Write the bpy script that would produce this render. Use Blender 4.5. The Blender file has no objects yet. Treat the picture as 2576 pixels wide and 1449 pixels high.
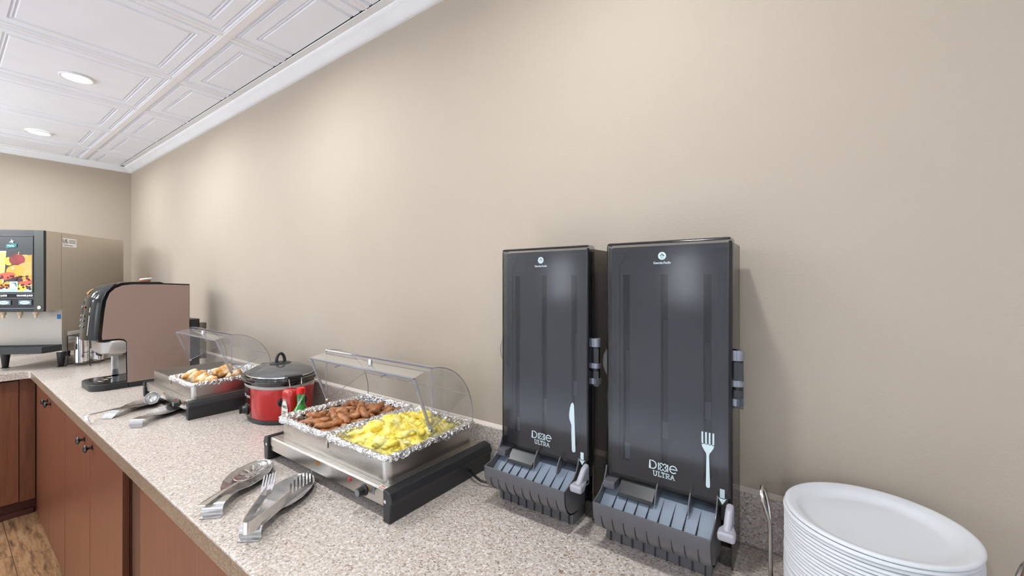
import bpy, bmesh, math, random
from mathutils import Vector, Matrix, noise as mnoise

PI = math.pi
random.seed(7)
SC = bpy.context.scene
COL = SC.collection

# ------------------------------------------------------------------ camera
CAM_Z = 1.455
F_PX = 1038.0
cam_d = bpy.data.cameras.new('camera')
cam_d.sensor_fit = 'HORIZONTAL'
cam_d.sensor_width = 36.0
cam_d.lens = F_PX / 2576.0 * 36.0
cam_d.shift_y = (711.0 - 724.5) / 2576.0
cam_d.clip_start = 0.02
cam_d.clip_end = 60
cam = bpy.data.objects.new('camera', cam_d)
COL.objects.link(cam)
cam.location = (0, 0, CAM_Z)
cam.rotation_euler = (PI / 2, 0, math.radians(35.56))
SC.camera = cam

# ------------------------------------------------------------------ colour management, world
SC.view_settings.view_transform = 'Standard'
SC.view_settings.look = 'None'
SC.view_settings.gamma = 1.0
SC.view_settings.use_curve_mapping = False
SC.view_settings.exposure = -0.14
SC.cycles.max_bounces = 12
SC.cycles.diffuse_bounces = 6
SC.cycles.glossy_bounces = 6
SC.cycles.transparent_max_bounces = 24
SC.cycles.transmission_bounces = 8
SC.cycles.sample_clamp_indirect = 6.0
SC.cycles.caustics_reflective = False
SC.cycles.caustics_refractive = False
w = bpy.data.worlds.new('world')
SC.world = w
w.use_nodes = True
w.node_tree.nodes['Background'].inputs[0].default_value = (0.75, 0.85, 1.0, 1)
w.node_tree.nodes['Background'].inputs[1].default_value = 1.0

CEIL = 2.45
LAMP_W = 9.6             # watts of each recessed ceiling lamp
LAMP_COL = (0.935, 0.975, 1.0)
FILL_GLOBES = ((-3.25, -1.25), (-3.95, -0.75), (-4.25, -3.1), (0.2, -2.95), (1.0, -1.15))
FILL_GLOBE_L = 50.0           # radiance of unseen globes added behind the camera as fill light
LAMP_ROWS = (0.40, -0.82, -2.04)  # rows behind the first are unseen, added to brighten ceiling and wall
LAMP_COLS = (-4.137, -2.884, -1.63, -0.38)
for ly in LAMP_ROWS:
    for lx in LAMP_COLS:
        ld = bpy.data.lights.new('ceiling_lamp', 'AREA')
        ld.shape = 'DISK'
        ld.size = 0.092
        ld.energy = LAMP_W * (1.0 if ly > 0 else (1.2 if ly > -1 else 2.4))
        ld.spread = math.radians(168 if ly > 0 else (150 if lx < -4 else 95))
        ld.color = LAMP_COL
        lo = bpy.data.objects.new('ceiling_lamp', ld)
        lo.location = (lx, ly, CEIL - 0.008)
        COL.objects.link(lo)
# daylight entering through the three windows in the wall behind the camera
WINDOWS = ((-3.04, -2.66), (-1.38, -1.0), (0.3, 0.68))
WIN_Z = (1.22, 1.84)
for wx0, wx1 in WINDOWS:
    wd = bpy.data.lights.new('window_daylight', 'AREA')
    wd.shape = 'RECTANGLE'
    wd.size = wx1 - wx0 - 0.1
    wd.size_y = WIN_Z[1] - WIN_Z[0] - 0.1
    wd.energy = 4
    wd.color = (0.86, 0.93, 1.0)
    wo = bpy.data.objects.new('window_daylight', wd)
    wo.location = ((wx0 + wx1) / 2, -3.42, sum(WIN_Z) / 2)
    wo.rotation_euler = (math.radians(-90), 0, 0)
    COL.objects.link(wo)


# ------------------------------------------------------------------ helpers
def lin(*c):
    out = []
    for v in c:
        v = v / 255.0
        out.append(v / 12.92 if v <= 0.04045 else ((v + 0.055) / 1.055) ** 2.4)
    return tuple(out) + (1.0,)


MATS = {}


class NT:
    def __init__(s, name):
        s.m = bpy.data.materials.new(name)
        s.m.use_nodes = True
        s.t = s.m.node_tree
        s.b = s.t.nodes['Principled BSDF']
        s.out = s.t.nodes['Material Output']
        MATS[name] = s.m

    def n(s, typ, **kw):
        nd = s.t.nodes.new(typ)
        for k, v in kw.items():
            if k.startswith('i_'):
                nd.inputs[k[2:].replace('_', ' ')].default_value = v
            else:
                setattr(nd, k, v)
        return nd

    def l(s, a, ao, b, bi):
        s.t.links.new(a.outputs[ao], b.inputs[bi])

    def coords(s, scale=(1, 1, 1), which='Object', rot=(0, 0, 0)):
        tc = s.n('ShaderNodeTexCoord')
        mp = s.n('ShaderNodeMapping')
        mp.inputs['Scale'].default_value = scale
        mp.inputs['Rotation'].default_value = rot
        s.l(tc, which, mp, 'Vector')
        return mp

    def ramp(s, stops, interp='LINEAR'):
        r = s.n('ShaderNodeValToRGB')
        r.color_ramp.interpolation = interp
        e = r.color_ramp.elements
        while len(e) > 1:
            e.remove(e[0])
        e[0].position, e[0].color = stops[0]
        for p, c in stops[1:]:
            x = e.new(p)
            x.color = c
        return r

    def bump(s, src, sock, strength, dist=0.001):
        b = s.n('ShaderNodeBump')
        b.inputs['Strength'].default_value = strength
        b.inputs['Distance'].default_value = dist
        s.l(src, sock, b, 'Height')
        s.l(b, 'Normal', s.b, 'Normal')
        return b


def simple(name, col, rough=0.5, metal=0.0, coat=0.0, var=0.0, vscale=40, bump=0.0, bscale=200, spec=0.5, emit=0, stretch=(1, 1, 1), ior=None):
    t = NT(name)
    b = t.b
    b.inputs['Base Color'].default_value = col
    b.inputs['Roughness'].default_value = rough
    b.inputs['Metallic'].default_value = metal
    b.inputs['Coat Weight'].default_value = coat
    b.inputs['Coat Roughness'].default_value = 0.05
    b.inputs['Specular IOR Level'].default_value = spec
    if var:
        mp = t.coords(stretch)
        nz = t.n('ShaderNodeTexNoise', i_Scale=vscale, i_Detail=4.0)
        t.l(mp, 'Vector', nz, 'Vector')
        lo = tuple(max(0, c * (1 - var)) for c in col[:3]) + (1,)
        hi = tuple(min(1, c * (1 + var)) for c in col[:3]) + (1,)
        r = t.ramp([(0.3, lo), (0.7, hi)])
        t.l(nz, 'Fac', r, 'Fac')
        t.l(r, 'Color', b, 'Base Color')
    if bump:
        mp = t.coords(stretch)
        nz = t.n('ShaderNodeTexNoise', i_Scale=bscale, i_Detail=3.0)
        t.l(mp, 'Vector', nz, 'Vector')
        t.bump(nz, 'Fac', bump)
    if emit:
        b.inputs['Emission Color'].default_value = col
        b.inputs['Emission Strength'].default_value = emit
    return t.m


def clear(name, tint, gloss=1.0, rough=0.04, haze=0.0, hazecol=(0.8, 0.8, 0.8, 1), f0=0.04):
    """clear sheet plastic: tinted see-through layer, Fresnel gloss, optional surface haze"""
    t = NT(name)
    t.t.nodes.remove(t.b)
    tr = t.n('ShaderNodeBsdfTransparent')
    tr.inputs['Color'].default_value = tint
    gl = t.n('ShaderNodeBsdfGlossy')
    gl.inputs['Roughness'].default_value = rough
    gl.inputs['Color'].default_value = (1, 1, 1, 1)
    lw = t.n('ShaderNodeLayerWeight', i_Blend=0.25)
    mul = t.n('ShaderNodeMath', operation='MULTIPLY_ADD')
    mul.inputs[1].default_value = 0.75 * gloss
    mul.inputs[2].default_value = f0 * gloss
    t.l(lw, 'Fresnel', mul, 0)
    base = tr
    if haze > 0:
        df = t.n('ShaderNodeBsdfDiffuse')
        df.inputs['Color'].default_value = hazecol
        mh = t.n('ShaderNodeMixShader')
        mh.inputs[0].default_value = haze
        t.l(tr, 0, mh, 1)
        t.l(df, 0, mh, 2)
        base = mh
    mx = t.n('ShaderNodeMixShader')
    t.l(mul, 0, mx, 0)
    t.l(base, 0, mx, 1)
    t.l(gl, 0, mx, 2)
    t.l(mx, 0, t.out, 'Surface')
    return t.m


class MB:
    def __init__(s):
        s.v, s.f, s.mi = [], [], []

    def add(s, verts, faces, mi=0):
        o = len(s.v)
        s.v += [tuple(p) for p in verts]
        for f in faces:
            s.f.append(tuple(i + o for i in f))
            s.mi.append(mi)
        return s

    def box(s, x0, x1, y0, y1, z0, z1, mi=0):
        v = [(x, y, z) for z in (z0, z1) for y in (y0, y1) for x in (x0, x1)]
        return s.add(v, [(0, 2, 3, 1), (4, 5, 7, 6), (0, 1, 5, 4), (2, 6, 7, 3), (0, 4, 6, 2), (1, 3, 7, 5)], mi)

    def grid(s, rows, cu=False, cv=False, mi=0):
        nr, nc = len(rows), len(rows[0])
        v = [p for r in rows for p in r]
        f = []
        for i in range(nr if cv else nr - 1):
            for j in range(nc if cu else nc - 1):
                a, b = i, (i + 1) % nr
                c, d = j, (j + 1) % nc
                f.append((a * nc + c, a * nc + d, b * nc + d, b * nc + c))
        return s.add(v, f, mi)

    def prism(s, poly, axis, a, b, mi=0):
        n = len(poly)
        mk = {'x': lambda p, t: (t, p[0], p[1]), 'y': lambda p, t: (p[0], t, p[1]), 'z': lambda p, t: (p[0], p[1], t)}[axis]
        v = [mk(p, a) for p in poly] + [mk(p, b) for p in poly]
        f = [tuple(range(n)), tuple(range(2 * n - 1, n - 1, -1))]
        f += [(i, (i + 1) % n, (i + 1) % n + n, i + n) for i in range(n)]
        return s.add(v, f, mi)

    def lathe(s, prof, n=32, c=(0, 0, 0), sx=1.0, sy=1.0, mi=0, cap0=True, cap1=True, fn=None):
        rows = []
        for r, z in prof:
            row = []
            for k in range(n):
                a = 2 * PI * k / n
                p = (c[0] + r * sx * math.cos(a), c[1] + r * sy * math.sin(a), c[2] + z)
                if fn:
                    p = fn(p, a)
                row.append(p)
            rows.append(row)
        o = len(s.v)
        s.grid(rows, cu=True, mi=mi)
        m = len(prof)
        if cap0 and prof[0][0] > 1e-6:
            s.f.append(tuple(o + k for k in range(n - 1, -1, -1)))
            s.mi.append(mi)
        if cap1 and prof[-1][0] > 1e-6:
            s.f.append(tuple(o + (m - 1) * n + k for k in range(n)))
            s.mi.append(mi)
        return s

    def tube(s, path, r, n=8, closed=False, mi=0, caps=True):
        P = [Vector(p) for p in path]
        m = len(P)
        rr = r if isinstance(r, (list, tuple)) else [r] * m
        tang = []
        for i in range(m):
            if closed:
                t = P[(i + 1) % m] - P[i - 1]
            else:
                t = P[min(i + 1, m - 1)] - P[max(i - 1, 0)]
            tang.append(t.normalized())
        up = Vector((0, 0, 1)) if abs(tang[0].z) < 0.9 else Vector((1, 0, 0))
        nrm = (up - tang[0] * up.dot(tang[0])).normalized()
        rows = []
        for i in range(m):
            nrm = (nrm - tang[i] * nrm.dot(tang[i])).normalized()
            bi = tang[i].cross(nrm)
            rows.append([tuple(P[i] + (nrm * math.cos(2 * PI * k / n) + bi * math.sin(2 * PI * k / n)) * rr[i]) for k in range(n)])
        o = len(s.v)
        s.grid(rows, cu=True, cv=closed, mi=mi)
        if caps and not closed:
            s.f.append(tuple(o + k for k in range(n - 1, -1, -1)))
            s.mi.append(mi)
            s.f.append(tuple(o + (m - 1) * n + k for k in range(n)))
            s.mi.append(mi)
        return s

    def ribbon(s, pts, width, mapf, mi=0, closed=False):
        """flat print stroke in (u,v) mapped to 3D by mapf"""
        P = [Vector((p[0], p[1])) for p in pts]
        m = len(P)
        rows = []
        for i in range(m):
            if closed:
                a, b = P[i - 1], P[(i + 1) % m]
            else:
                a, b = P[max(i - 1, 0)], P[min(i + 1, m - 1)]
            t = (b - a)
            t = t.normalized() if t.length > 1e-9 else Vector((1, 0))
            nn = Vector((-t.y, t.x))
            k = 1.0
            if (closed or 0 < i < m - 1):
                t1 = (P[i] - P[i - 1]).normalized()
                k = 1.0 / max(0.45, abs(t1.dot(t)))
            h = width * 0.5 * k
            rows.append([mapf(*(P[i] + nn * h)), mapf(*(P[i] - nn * h))])
        return s.grid(rows, cv=closed, mi=mi)

    def poly(s, pts, mapf=None, mi=0):
        v = [mapf(*p) for p in pts] if mapf else pts
        return s.add(v, [tuple(range(len(v)))], mi)

    def xf(s, M, start=0):
        for i in range(start, len(s.v)):
            s.v[i] = tuple(M @ Vector(s.v[i]))
        return s

    def build(s, name, mats, parent=None, bevel=0, seg=2, smooth=True, ang=40, loc=None, rot=None, recalc=True, weld=False):
        me = bpy.data.meshes.new(name)
        bm = bmesh.new()
        vs = [bm.verts.new(p) for p in s.v]
        for f, mi in zip(s.f, s.mi):
            try:
                fc = bm.faces.new([vs[i] for i in f])
                fc.material_index = mi
            except ValueError:
                pass
        if weld:
            bmesh.ops.remove_doubles(bm, verts=bm.verts, dist=1e-6)
        if recalc:
            bmesh.ops.recalc_face_normals(bm, faces=bm.faces)
        if bevel:
            ed = [e for e in bm.edges if len(e.link_faces) == 2 and e.calc_face_angle(0) > 0.45]
            bmesh.ops.bevel(bm, geom=ed, offset=bevel, segments=seg, affect='EDGES', clamp_overlap=True, profile=0.5)
        bm.to_mesh(me)
        bm.free()
        if smooth:
            me.shade_smooth()
            me.set_sharp_from_angle(angle=math.radians(ang))
        for m in (mats if isinstance(mats, (list, tuple)) else [mats]):
            me.materials.append(m)
        o = link(name, me, parent, loc, rot)
        if bevel and smooth:
            o.modifiers.new('face_normals', 'WEIGHTED_NORMAL').keep_sharp = True
        return o


def link(name, me, parent=None, loc=None, rot=None):
    o = bpy.data.objects.new(name, me)
    COL.objects.link(o)
    if parent:
        o.parent = parent
    if loc:
        o.location = loc
    if rot:
        o.rotation_euler = rot
    return o


def tag(o, label, cat, group=None, kind=None):
    o['label'] = label
    o['category'] = cat
    if group:
        o['group'] = group
    if kind:
        o['kind'] = kind
    return o


def thing(name, label, cat, loc=(0, 0, 0), rz=0.0, group=None):
    o = bpy.data.objects.new(name, None)
    o.empty_display_size = 0.05
    COL.objects.link(o)
    o.location = loc
    o.rotation_euler = (0, 0, rz)
    return tag(o, label, cat, group)


def struct(o):
    o['kind'] = 'structure'
    return o


def text(name, body, size, mat, parent, loc, rot, sx=1.0, bold=0.0, shear=0.0):
    me = text_mesh(body, size, bold, shear)
    me.materials.append(mat)
    o = link(name, me, parent, loc, rot)
    o.scale = (sx, 1, 1)
    return o


def text_mesh(body, size, bold=0.0, shear=0.0):
    c = bpy.data.curves.new('tmp', 'FONT')
    c.body = body
    c.size = size
    c.align_x = 'CENTER'
    c.align_y = 'CENTER'
    c.offset = bold
    c.shear = shear
    o = bpy.data.objects.new('tmp', c)
    COL.objects.link(o)
    dg = bpy.context.evaluated_depsgraph_get()
    me = bpy.data.meshes.new_from_object(o.evaluated_get(dg))
    bpy.data.objects.remove(o)
    return me


def arc(cx, cy, r, a0, a1, n=12, rx=None):
    rx = rx or r
    return [(cx + rx * math.cos(math.radians(a0 + (a1 - a0) * i / n)), cy + r * math.sin(math.radians(a0 + (a1 - a0) * i / n))) for i in range(n + 1)]


def rrect(x0, x1, y0, y1, r, n=5):
    return (arc(x1 - r, y1 - r, r, 0, 90, n) + arc(x0 + r, y1 - r, r, 90, 180, n) + arc(x0 + r, y0 + r, r, 180, 270, n) + arc(x1 - r, y0 + r, r, 270, 360, n))


def offset_poly(poly, d):
    """shrink a counter-clockwise convex-ish outline by d"""
    n = len(poly)
    out = []
    for i in range(n):
        a, b, c = Vector(poly[i - 1]), Vector(poly[i]), Vector(poly[(i + 1) % n])
        t = (c - a)
        if t.length < 1e-9:
            out.append(tuple(b))
            continue
        t.normalize()
        out.append((b.x - t.y * d, b.y + t.x * d))
    return out


# ------------------------------------------------------------------ materials
def m_wall(name, col, col2):
    t = NT(name)
    mp = t.coords()
    n1 = t.n('ShaderNodeTexNoise', i_Scale=1.3, i_Detail=3.0)
    t.l(mp, 'Vector', n1, 'Vector')
    r = t.ramp([(0.35, col), (0.65, col2)])
    t.l(n1, 'Fac', r, 'Fac')
    t.l(r, 'Color', t.b, 'Base Color')
    n2 = t.n('ShaderNodeTexNoise', i_Scale=230.0, i_Detail=3.0)
    t.l(mp, 'Vector', n2, 'Vector')
    t.bump(n2, 'Fac', 0.22, 0.0016)
    t.b.inputs['Roughness'].default_value = 0.62
    t.b.inputs['Specular IOR Level'].default_value = 0.3
    return t.m


M_WALL = m_wall('painted_wall', lin(173, 160, 144), lin(177, 164, 148))
M_WALL2 = m_wall('painted_wall_plain', lin(224, 224, 224), lin(228, 229, 230))
M_CEIL = simple('ceiling_tile_white', lin(240, 243, 250), 0.6, var=0.02, vscale=6)
M_TEE = simple('ceiling_grid_cream', lin(238, 236, 238), 0.55)
M_CROWN = simple('white_crown_paint', lin(232, 233, 235), 0.45, var=0.03, vscale=5)
M_CAULK = simple('cream_caulk', lin(214, 203, 190), 0.5)
M_DARK = simple('dark_gap', lin(28, 26, 25), 0.8)

# speckled quartz
def m_quartz(name, tint):
    t = NT(name)
    mp = t.coords()
    vo = t.n('ShaderNodeTexVoronoi', i_Scale=330.0)
    t.l(mp, 'Vector', vo, 'Vector')
    sep = t.n('ShaderNodeSeparateColor')
    t.l(vo, 'Color', sep, 'Color')
    r = t.ramp([(0.0, lin(150, 130, 116)), (0.03, lin(182, 162, 142)), (0.11, lin(200, 184, 168)), (0.35, lin(212, 199, 186)), (0.62, lin(222, 211, 200)), (0.86, lin(208, 190, 170)), (0.93, lin(236, 230, 222)), (0.985, lin(150, 128, 108))], 'CONSTANT')
    t.l(sep, 'Red', r, 'Fac')
    n3 = t.n('ShaderNodeTexNoise', i_Scale=140.0, i_Detail=5.0)
    t.l(mp, 'Vector', n3, 'Vector')
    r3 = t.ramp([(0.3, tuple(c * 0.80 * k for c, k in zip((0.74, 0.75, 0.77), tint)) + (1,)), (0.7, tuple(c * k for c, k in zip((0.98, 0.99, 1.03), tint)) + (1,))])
    t.l(n3, 'Fac', r3, 'Fac')
    mx = t.n('ShaderNodeMix', data_type='RGBA', blend_type='MULTIPLY')
    mx.inputs[0].default_value = 1.0
    t.l(r, 'Color', mx, 6)
    t.l(r3, 'Color', mx, 7)
    vo2 = t.n('ShaderNodeTexVoronoi', i_Scale=120.0)
    t.l(mp, 'Vector', vo2, 'Vector')
    r4 = t.ramp([(0.0, (1, 1, 1, 1)), (0.12, (0, 0, 0, 1))])
    t.l(vo2, 'Distance', r4, 'Fac')
    s4 = t.n('ShaderNodeSeparateColor')
    t.l(vo2, 'Color', s4, 'Color')
    gt = t.n('ShaderNodeMath', operation='GREATER_THAN')
    gt.inputs[1].default_value = 0.55
    t.l(s4, 'Green', gt, 0)
    mu = t.n('ShaderNodeMath', operation='MULTIPLY')
    t.l(r4, 'Color', mu, 0)
    t.l(gt, 0, mu, 1)
    mx2 = t.n('ShaderNodeMix', data_type='RGBA')
    t.l(mu, 0, mx2, 0)
    t.l(mx, 2, mx2, 6)
    mx2.inputs[7].default_value = lin(132, 110, 96)
    t.l(mx2, 2, t.b, 'Base Color')
    t.b.inputs['Roughness'].default_value = 0.33
    t.b.inputs['Specular IOR Level'].default_value = 0.45
    return t.m


M_QUARTZ = m_quartz('speckled_quartz', (1, 1, 1))
M_QEDGE_SHADED = m_quartz('speckled_quartz_shaded_edge', (0.44, 0.365, 0.275))  # tan edge tone, with the front edge's shade worked into the colour


def m_wood(name, c0, c1, scale, stretch, rough=0.38, coat=0.25):
    t = NT(name)
    mp = t.coords(stretch)
    oi = t.n('ShaderNodeObjectInfo')
    ad = t.n('ShaderNodeVectorMath', operation='ADD')
    cmb = t.n('ShaderNodeCombineXYZ')
    ml = t.n('ShaderNodeMath', operation='MULTIPLY')
    ml.inputs[1].default_value = 37.0
    t.l(oi, 'Random', ml, 0)
    t.l(ml, 0, cmb, 'X')
    t.l(ml, 0, cmb, 'Y')
    t.l(mp, 'Vector', ad, 0)
    t.l(cmb, 0, ad, 1)
    nz = t.n('ShaderNodeTexNoise', i_Scale=scale, i_Detail=8.0, i_Roughness=0.62, i_Distortion=0.5)
    t.l(ad, 0, nz, 'Vector')
    r = t.ramp([(0.28, c0), (0.72, c1)])
    t.l(nz, 'Fac', r, 'Fac')
    t.l(r, 'Color', t.b, 'Base Color')
    t.b.inputs['Roughness'].default_value = rough
    t.b.inputs['Coat Weight'].default_value = coat
    t.b.inputs['Coat Roughness'].default_value = 0.25
    return t.m


M_CAB = m_wood('cherry_wood', lin(94, 53, 34), lin(118, 70, 47), 7.0, (9, 9, 0.7))
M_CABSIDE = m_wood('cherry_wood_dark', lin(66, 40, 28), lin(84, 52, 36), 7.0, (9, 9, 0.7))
M_KICK = simple('dark_red_kick', lin(74, 36, 28), 0.45)

# rustic vinyl planks
t = NT('rustic_vinyl_plank')
mp = t.coords((1.1, 8.0, 1.0))
oi = t.n('ShaderNodeObjectInfo')
cmb = t.n('ShaderNodeCombineXYZ')
ml = t.n('ShaderNodeMath', operation='MULTIPLY')
ml.inputs[1].default_value = 53.0
t.l(oi, 'Random', ml, 0)
t.l(ml, 0, cmb, 'X')
t.l(ml, 0, cmb, 'Y')
ad = t.n('ShaderNodeVectorMath', operation='ADD')
t.l(mp, 'Vector', ad, 0)
t.l(cmb, 0, ad, 1)
nz = t.n('ShaderNodeTexNoise', i_Scale=5.0, i_Detail=10.0, i_Roughness=0.74, i_Distortion=0.25)
t.l(ad, 0, nz, 'Vector')
r = t.ramp([(0.28, lin(58, 44, 34)), (0.42, lin(104, 78, 56)), (0.55, lin(146, 110, 76)), (0.66, lin(140, 118, 96)), (0.78, lin(186, 170, 152))])
t.l(nz, 'Fac', r, 'Fac')
t.l(r, 'Color', t.b, 'Base Color')
t.b.inputs['Roughness'].default_value = 0.42
t.bump(nz, 'Fac', 0.25, 0.002)
M_PLANK = t.m


def m_steel(name, col, rough, stretch=(1, 1, 60), bstr=0.06, sc=60, aniso=0.4):
    t = NT(name)
    t.b.inputs['Base Color'].default_value = col
    t.b.inputs['Metallic'].default_value = 1.0
    mp = t.coords(stretch)
    nz = t.n('ShaderNodeTexNoise', i_Scale=sc, i_Detail=4.0)
    t.l(mp, 'Vector', nz, 'Vector')
    mr = t.n('ShaderNodeMapRange')
    mr.inputs['To Min'].default_value = rough * 0.75
    mr.inputs['To Max'].default_value = rough * 1.3
    t.l(nz, 'Fac', mr, 'Value')
    t.l(mr, 0, t.b, 'Roughness')
    t.bump(nz, 'Fac', bstr, 0.0006)
    return t.m


M_STEEL = m_steel('brushed_steel', (0.56, 0.53, 0.49, 1), 0.28, (1, 60, 60))
M_STEELV = m_steel('brushed_steel_cabinet', (0.60, 0.555, 0.49, 1), 0.36, (3, 3, 60))
M_SPLASH = m_steel('brushed_splash_panel', (0.36, 0.335, 0.30, 1), 0.42, (3, 3, 60))
M_CUTL = m_steel('polished_steel', (0.66, 0.65, 0.64, 1), 0.20, (1, 1, 1), 0.02, 30)
M_DISH = m_steel('satin_dish_steel', (0.52, 0.51, 0.50, 1), 0.28, (1, 1, 1), 0.02, 30)
M_CHROME = simple('chrome', (0.82, 0.82, 0.83, 1), 0.08, 1.0)
M_SATIN = simple('satin_silver', lin(176, 171, 165), 0.36, 0.75)
M_MIRROR = simple('mirror_steel', (0.72, 0.70, 0.67, 1), 0.30, 0.85)
# crinkled foil
t = NT('crinkled_foil')
t.b.inputs['Base Color'].default_value = (0.88, 0.88, 0.89, 1)
t.b.inputs['Metallic'].default_value = 1.0
t.b.inputs['Roughness'].default_value = 0.24
mp = t.coords()
vo = t.n('ShaderNodeTexVoronoi', i_Scale=130.0, feature='F2')
t.l(mp, 'Vector', vo, 'Vector')
t.bump(vo, 'Distance', 0.9, 0.004)
M_FOIL = t.m

M_BLACK = simple('black_plastic', lin(30, 30, 31), 0.32, spec=0.5)
M_BLACKM = simple('black_satin_plastic', lin(38, 39, 41), 0.42, bump=0.08, bscale=500)
M_GLOSSBK = simple('gloss_black', lin(16, 16, 17), 0.10, spec=0.45)
M_SMOKE = clear('smoky_cover', (0.48, 0.48, 0.50, 1), 0.72, 0.11, haze=0.02, hazecol=(0.30, 0.30, 0.34, 1))
M_TAB = clear('clear_tab', (0.85, 0.85, 0.84, 1), 0.8, 0.08)
M_HOUS = clear('smoke_grey_housing', (0.50, 0.47, 0.44, 1), 1.0, 0.12, haze=0.35, hazecol=lin(112, 106, 100))
M_INNER = simple('inner_panel_grey', lin(82, 80, 85), 0.42, spec=0.4)
M_SLOT = simple('slot_dark', lin(30, 29, 32), 0.6)
M_TRAY = simple('smoke_grey_tray', lin(92, 91, 94), 0.30, spec=0.55)
M_RAMP = simple('blue_grey_ramp', lin(122, 133, 146), 0.34)
M_RIB = simple('dark_rib', lin(44, 46, 52), 0.4)
M_LEVER = simple('pale_grey_lever', lin(160, 158, 166), 0.38)
M_PRINT = simple('pale_print', lin(196, 212, 216), 0.5)
M_PRINTW = simple('white_print', lin(236, 236, 232), 0.5)
M_HINGE = simple('silver_cap', lin(140, 142, 150), 0.32, 0.5)
M_ACRY = clear('clear_acrylic', (0.955, 0.955, 0.955, 1), 0.55, 0.03, haze=0.08, hazecol=(0.85, 0.84, 0.83, 1), f0=0.03)
M_ACRYE = clear('acrylic_edge', (0.60, 0.62, 0.68, 1), 1.0, 0.08, haze=0.28, hazecol=(0.62, 0.63, 0.68, 1), f0=0.12)
M_ACRYB = clear('acrylic_edge_blue', (0.25, 0.27, 0.40, 1), 1.0, 0.08, haze=0.25, hazecol=(0.16, 0.18, 0.34, 1), f0=0.1)
M_RED = simple('red_metallic', lin(178, 22, 18), 0.20, 0.45, coat=0.5)
M_RIM = simple('black_stoneware', lin(24, 23, 22), 0.12, coat=0.5)
M_GREYBAND = simple('grey_band', lin(176, 176, 174), 0.35, 0.2)
M_LID = clear('lid_glass', (0.55, 0.56, 0.57, 1), 1.0, 0.05, haze=0.22, hazecol=(0.34, 0.35, 0.36, 1), f0=0.08)
M_TAUPE = simple('taupe_panel', lin(150, 126, 114), 0.36, 0.0, var=0.01, vscale=300, bump=0.04, bscale=600)
M_PANELBK = simple('control_panel_black', lin(26, 27, 24), 0.10, spec=0.4)
M_WHITE = simple('white_plastic', lin(232, 232, 232), 0.4)
M_CREAM = simple('cream_plastic', lin(226, 208, 172), 0.45)
M_KETCH = simple('ketchup_red', lin(176, 26, 26), 0.25, coat=0.3)
M_REDCAP = simple('red_cap', lin(224, 24, 22), 0.35)
M_GREENG = simple('green_sauce_glass', lin(26, 132, 30), 0.10, coat=0.6, var=0.5, vscale=60)
M_LABEL = simple('cream_label', lin(226, 220, 206), 0.5)
M_LABELBK = simple('label_dark', lin(58, 66, 70), 0.5)
M_BLUE = simple('blue_tag', lin(24, 92, 150), 0.4)
M_PLATE = simple('white_paper_plate', lin(208, 209, 211), 0.55, bump=0.05, bscale=400)
M_WIRE = simple('steel_wire', (0.58, 0.54, 0.50, 1), 0.22, 1.0)
M_BKWIRE = simple('black_wire', lin(20, 20, 20), 0.4)
M_KNOB = simple('pewter_knob', lin(70, 72, 74), 0.22, 0.9)
M_ORANGEL = simple('orange_stain', lin(196, 110, 20), 0.4)
M_REDL = simple('red_pilot_light', lin(176, 14, 22), 0.2, coat=0.5)
M_BRASS = simple('brass', (0.70, 0.47, 0.18, 1), 0.25, 1.0)
M_BROWN = simple('burnt_stain_and_reflection', lin(150, 100, 36), 0.5, var=0.4, vscale=200)  # burnt spots, and the painted reflection on the coffee machine front
M_ORANGE = simple('orange_plastic', lin(214, 128, 92), 0.5)
M_TEAL = simple('teal_print', lin(12, 120, 118), 0.5)


def food(name, stops, scale, rough=0.5, bump=0.3, bscale=120, sss=0.0, coat=0.0):
    t = NT(name)
    mp = t.coords()
    oi = t.n('ShaderNodeObjectInfo')
    ml = t.n('ShaderNodeMath', operation='MULTIPLY')
    ml.inputs[1].default_value = 19.0
    t.l(oi, 'Random', ml, 0)
    cmb = t.n('ShaderNodeCombineXYZ')
    t.l(ml, 0, cmb, 'X')
    t.l(ml, 0, cmb, 'Z')
    ad = t.n('ShaderNodeVectorMath', operation='ADD')
    t.l(mp, 'Vector', ad, 0)
    t.l(cmb, 0, ad, 1)
    nz = t.n('ShaderNodeTexNoise', i_Scale=scale, i_Detail=5.0, i_Roughness=0.6)
    t.l(ad, 0, nz, 'Vector')
    r = t.ramp(stops)
    t.l(nz, 'Fac', r, 'Fac')
    t.l(r, 'Color', t.b, 'Base Color')
    n2 = t.n('ShaderNodeTexNoise', i_Scale=bscale, i_Detail=4.0)
    t.l(ad, 0, n2, 'Vector')
    t.bump(n2, 'Fac', bump, 0.004)
    t.b.inputs['Roughness'].default_value = rough
    t.b.inputs['Coat Weight'].default_value = coat
    t.b.inputs['Subsurface Weight'].default_value = sss
    t.b.inputs['Subsurface Radius'].default_value = (0.006, 0.004, 0.002)
    t.b.inputs['Subsurface Scale'].default_value = 1.0
    return t.m


M_SAUS = food('browned_sausage', [(0.3, lin(88, 50, 28)), (0.42, lin(150, 92, 50)), (0.56, lin(182, 118, 68)), (0.72, lin(204, 158, 116))], 55, 0.42, 0.5, 180, coat=0.15)
M_EGG = food('scrambled_egg', [(0.3, lin(240, 206, 58)), (0.48, lin(246, 226, 104)), (0.66, lin(248, 238, 178))], 26, 0.5, 0.15, 130, sss=0.25)
M_BISC = food('baked_biscuit', [(0.34, lin(200, 128, 52)), (0.5, lin(226, 168, 94)), (0.62, lin(244, 222, 184)), (0.75, lin(248, 236, 210))], 34, 0.6, 0.4, 160)

# ------------------------------------------------------------------ room
WX, WY = -4.813, 1.0         # wall planes
RX, FY = 2.4, -3.5


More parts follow.
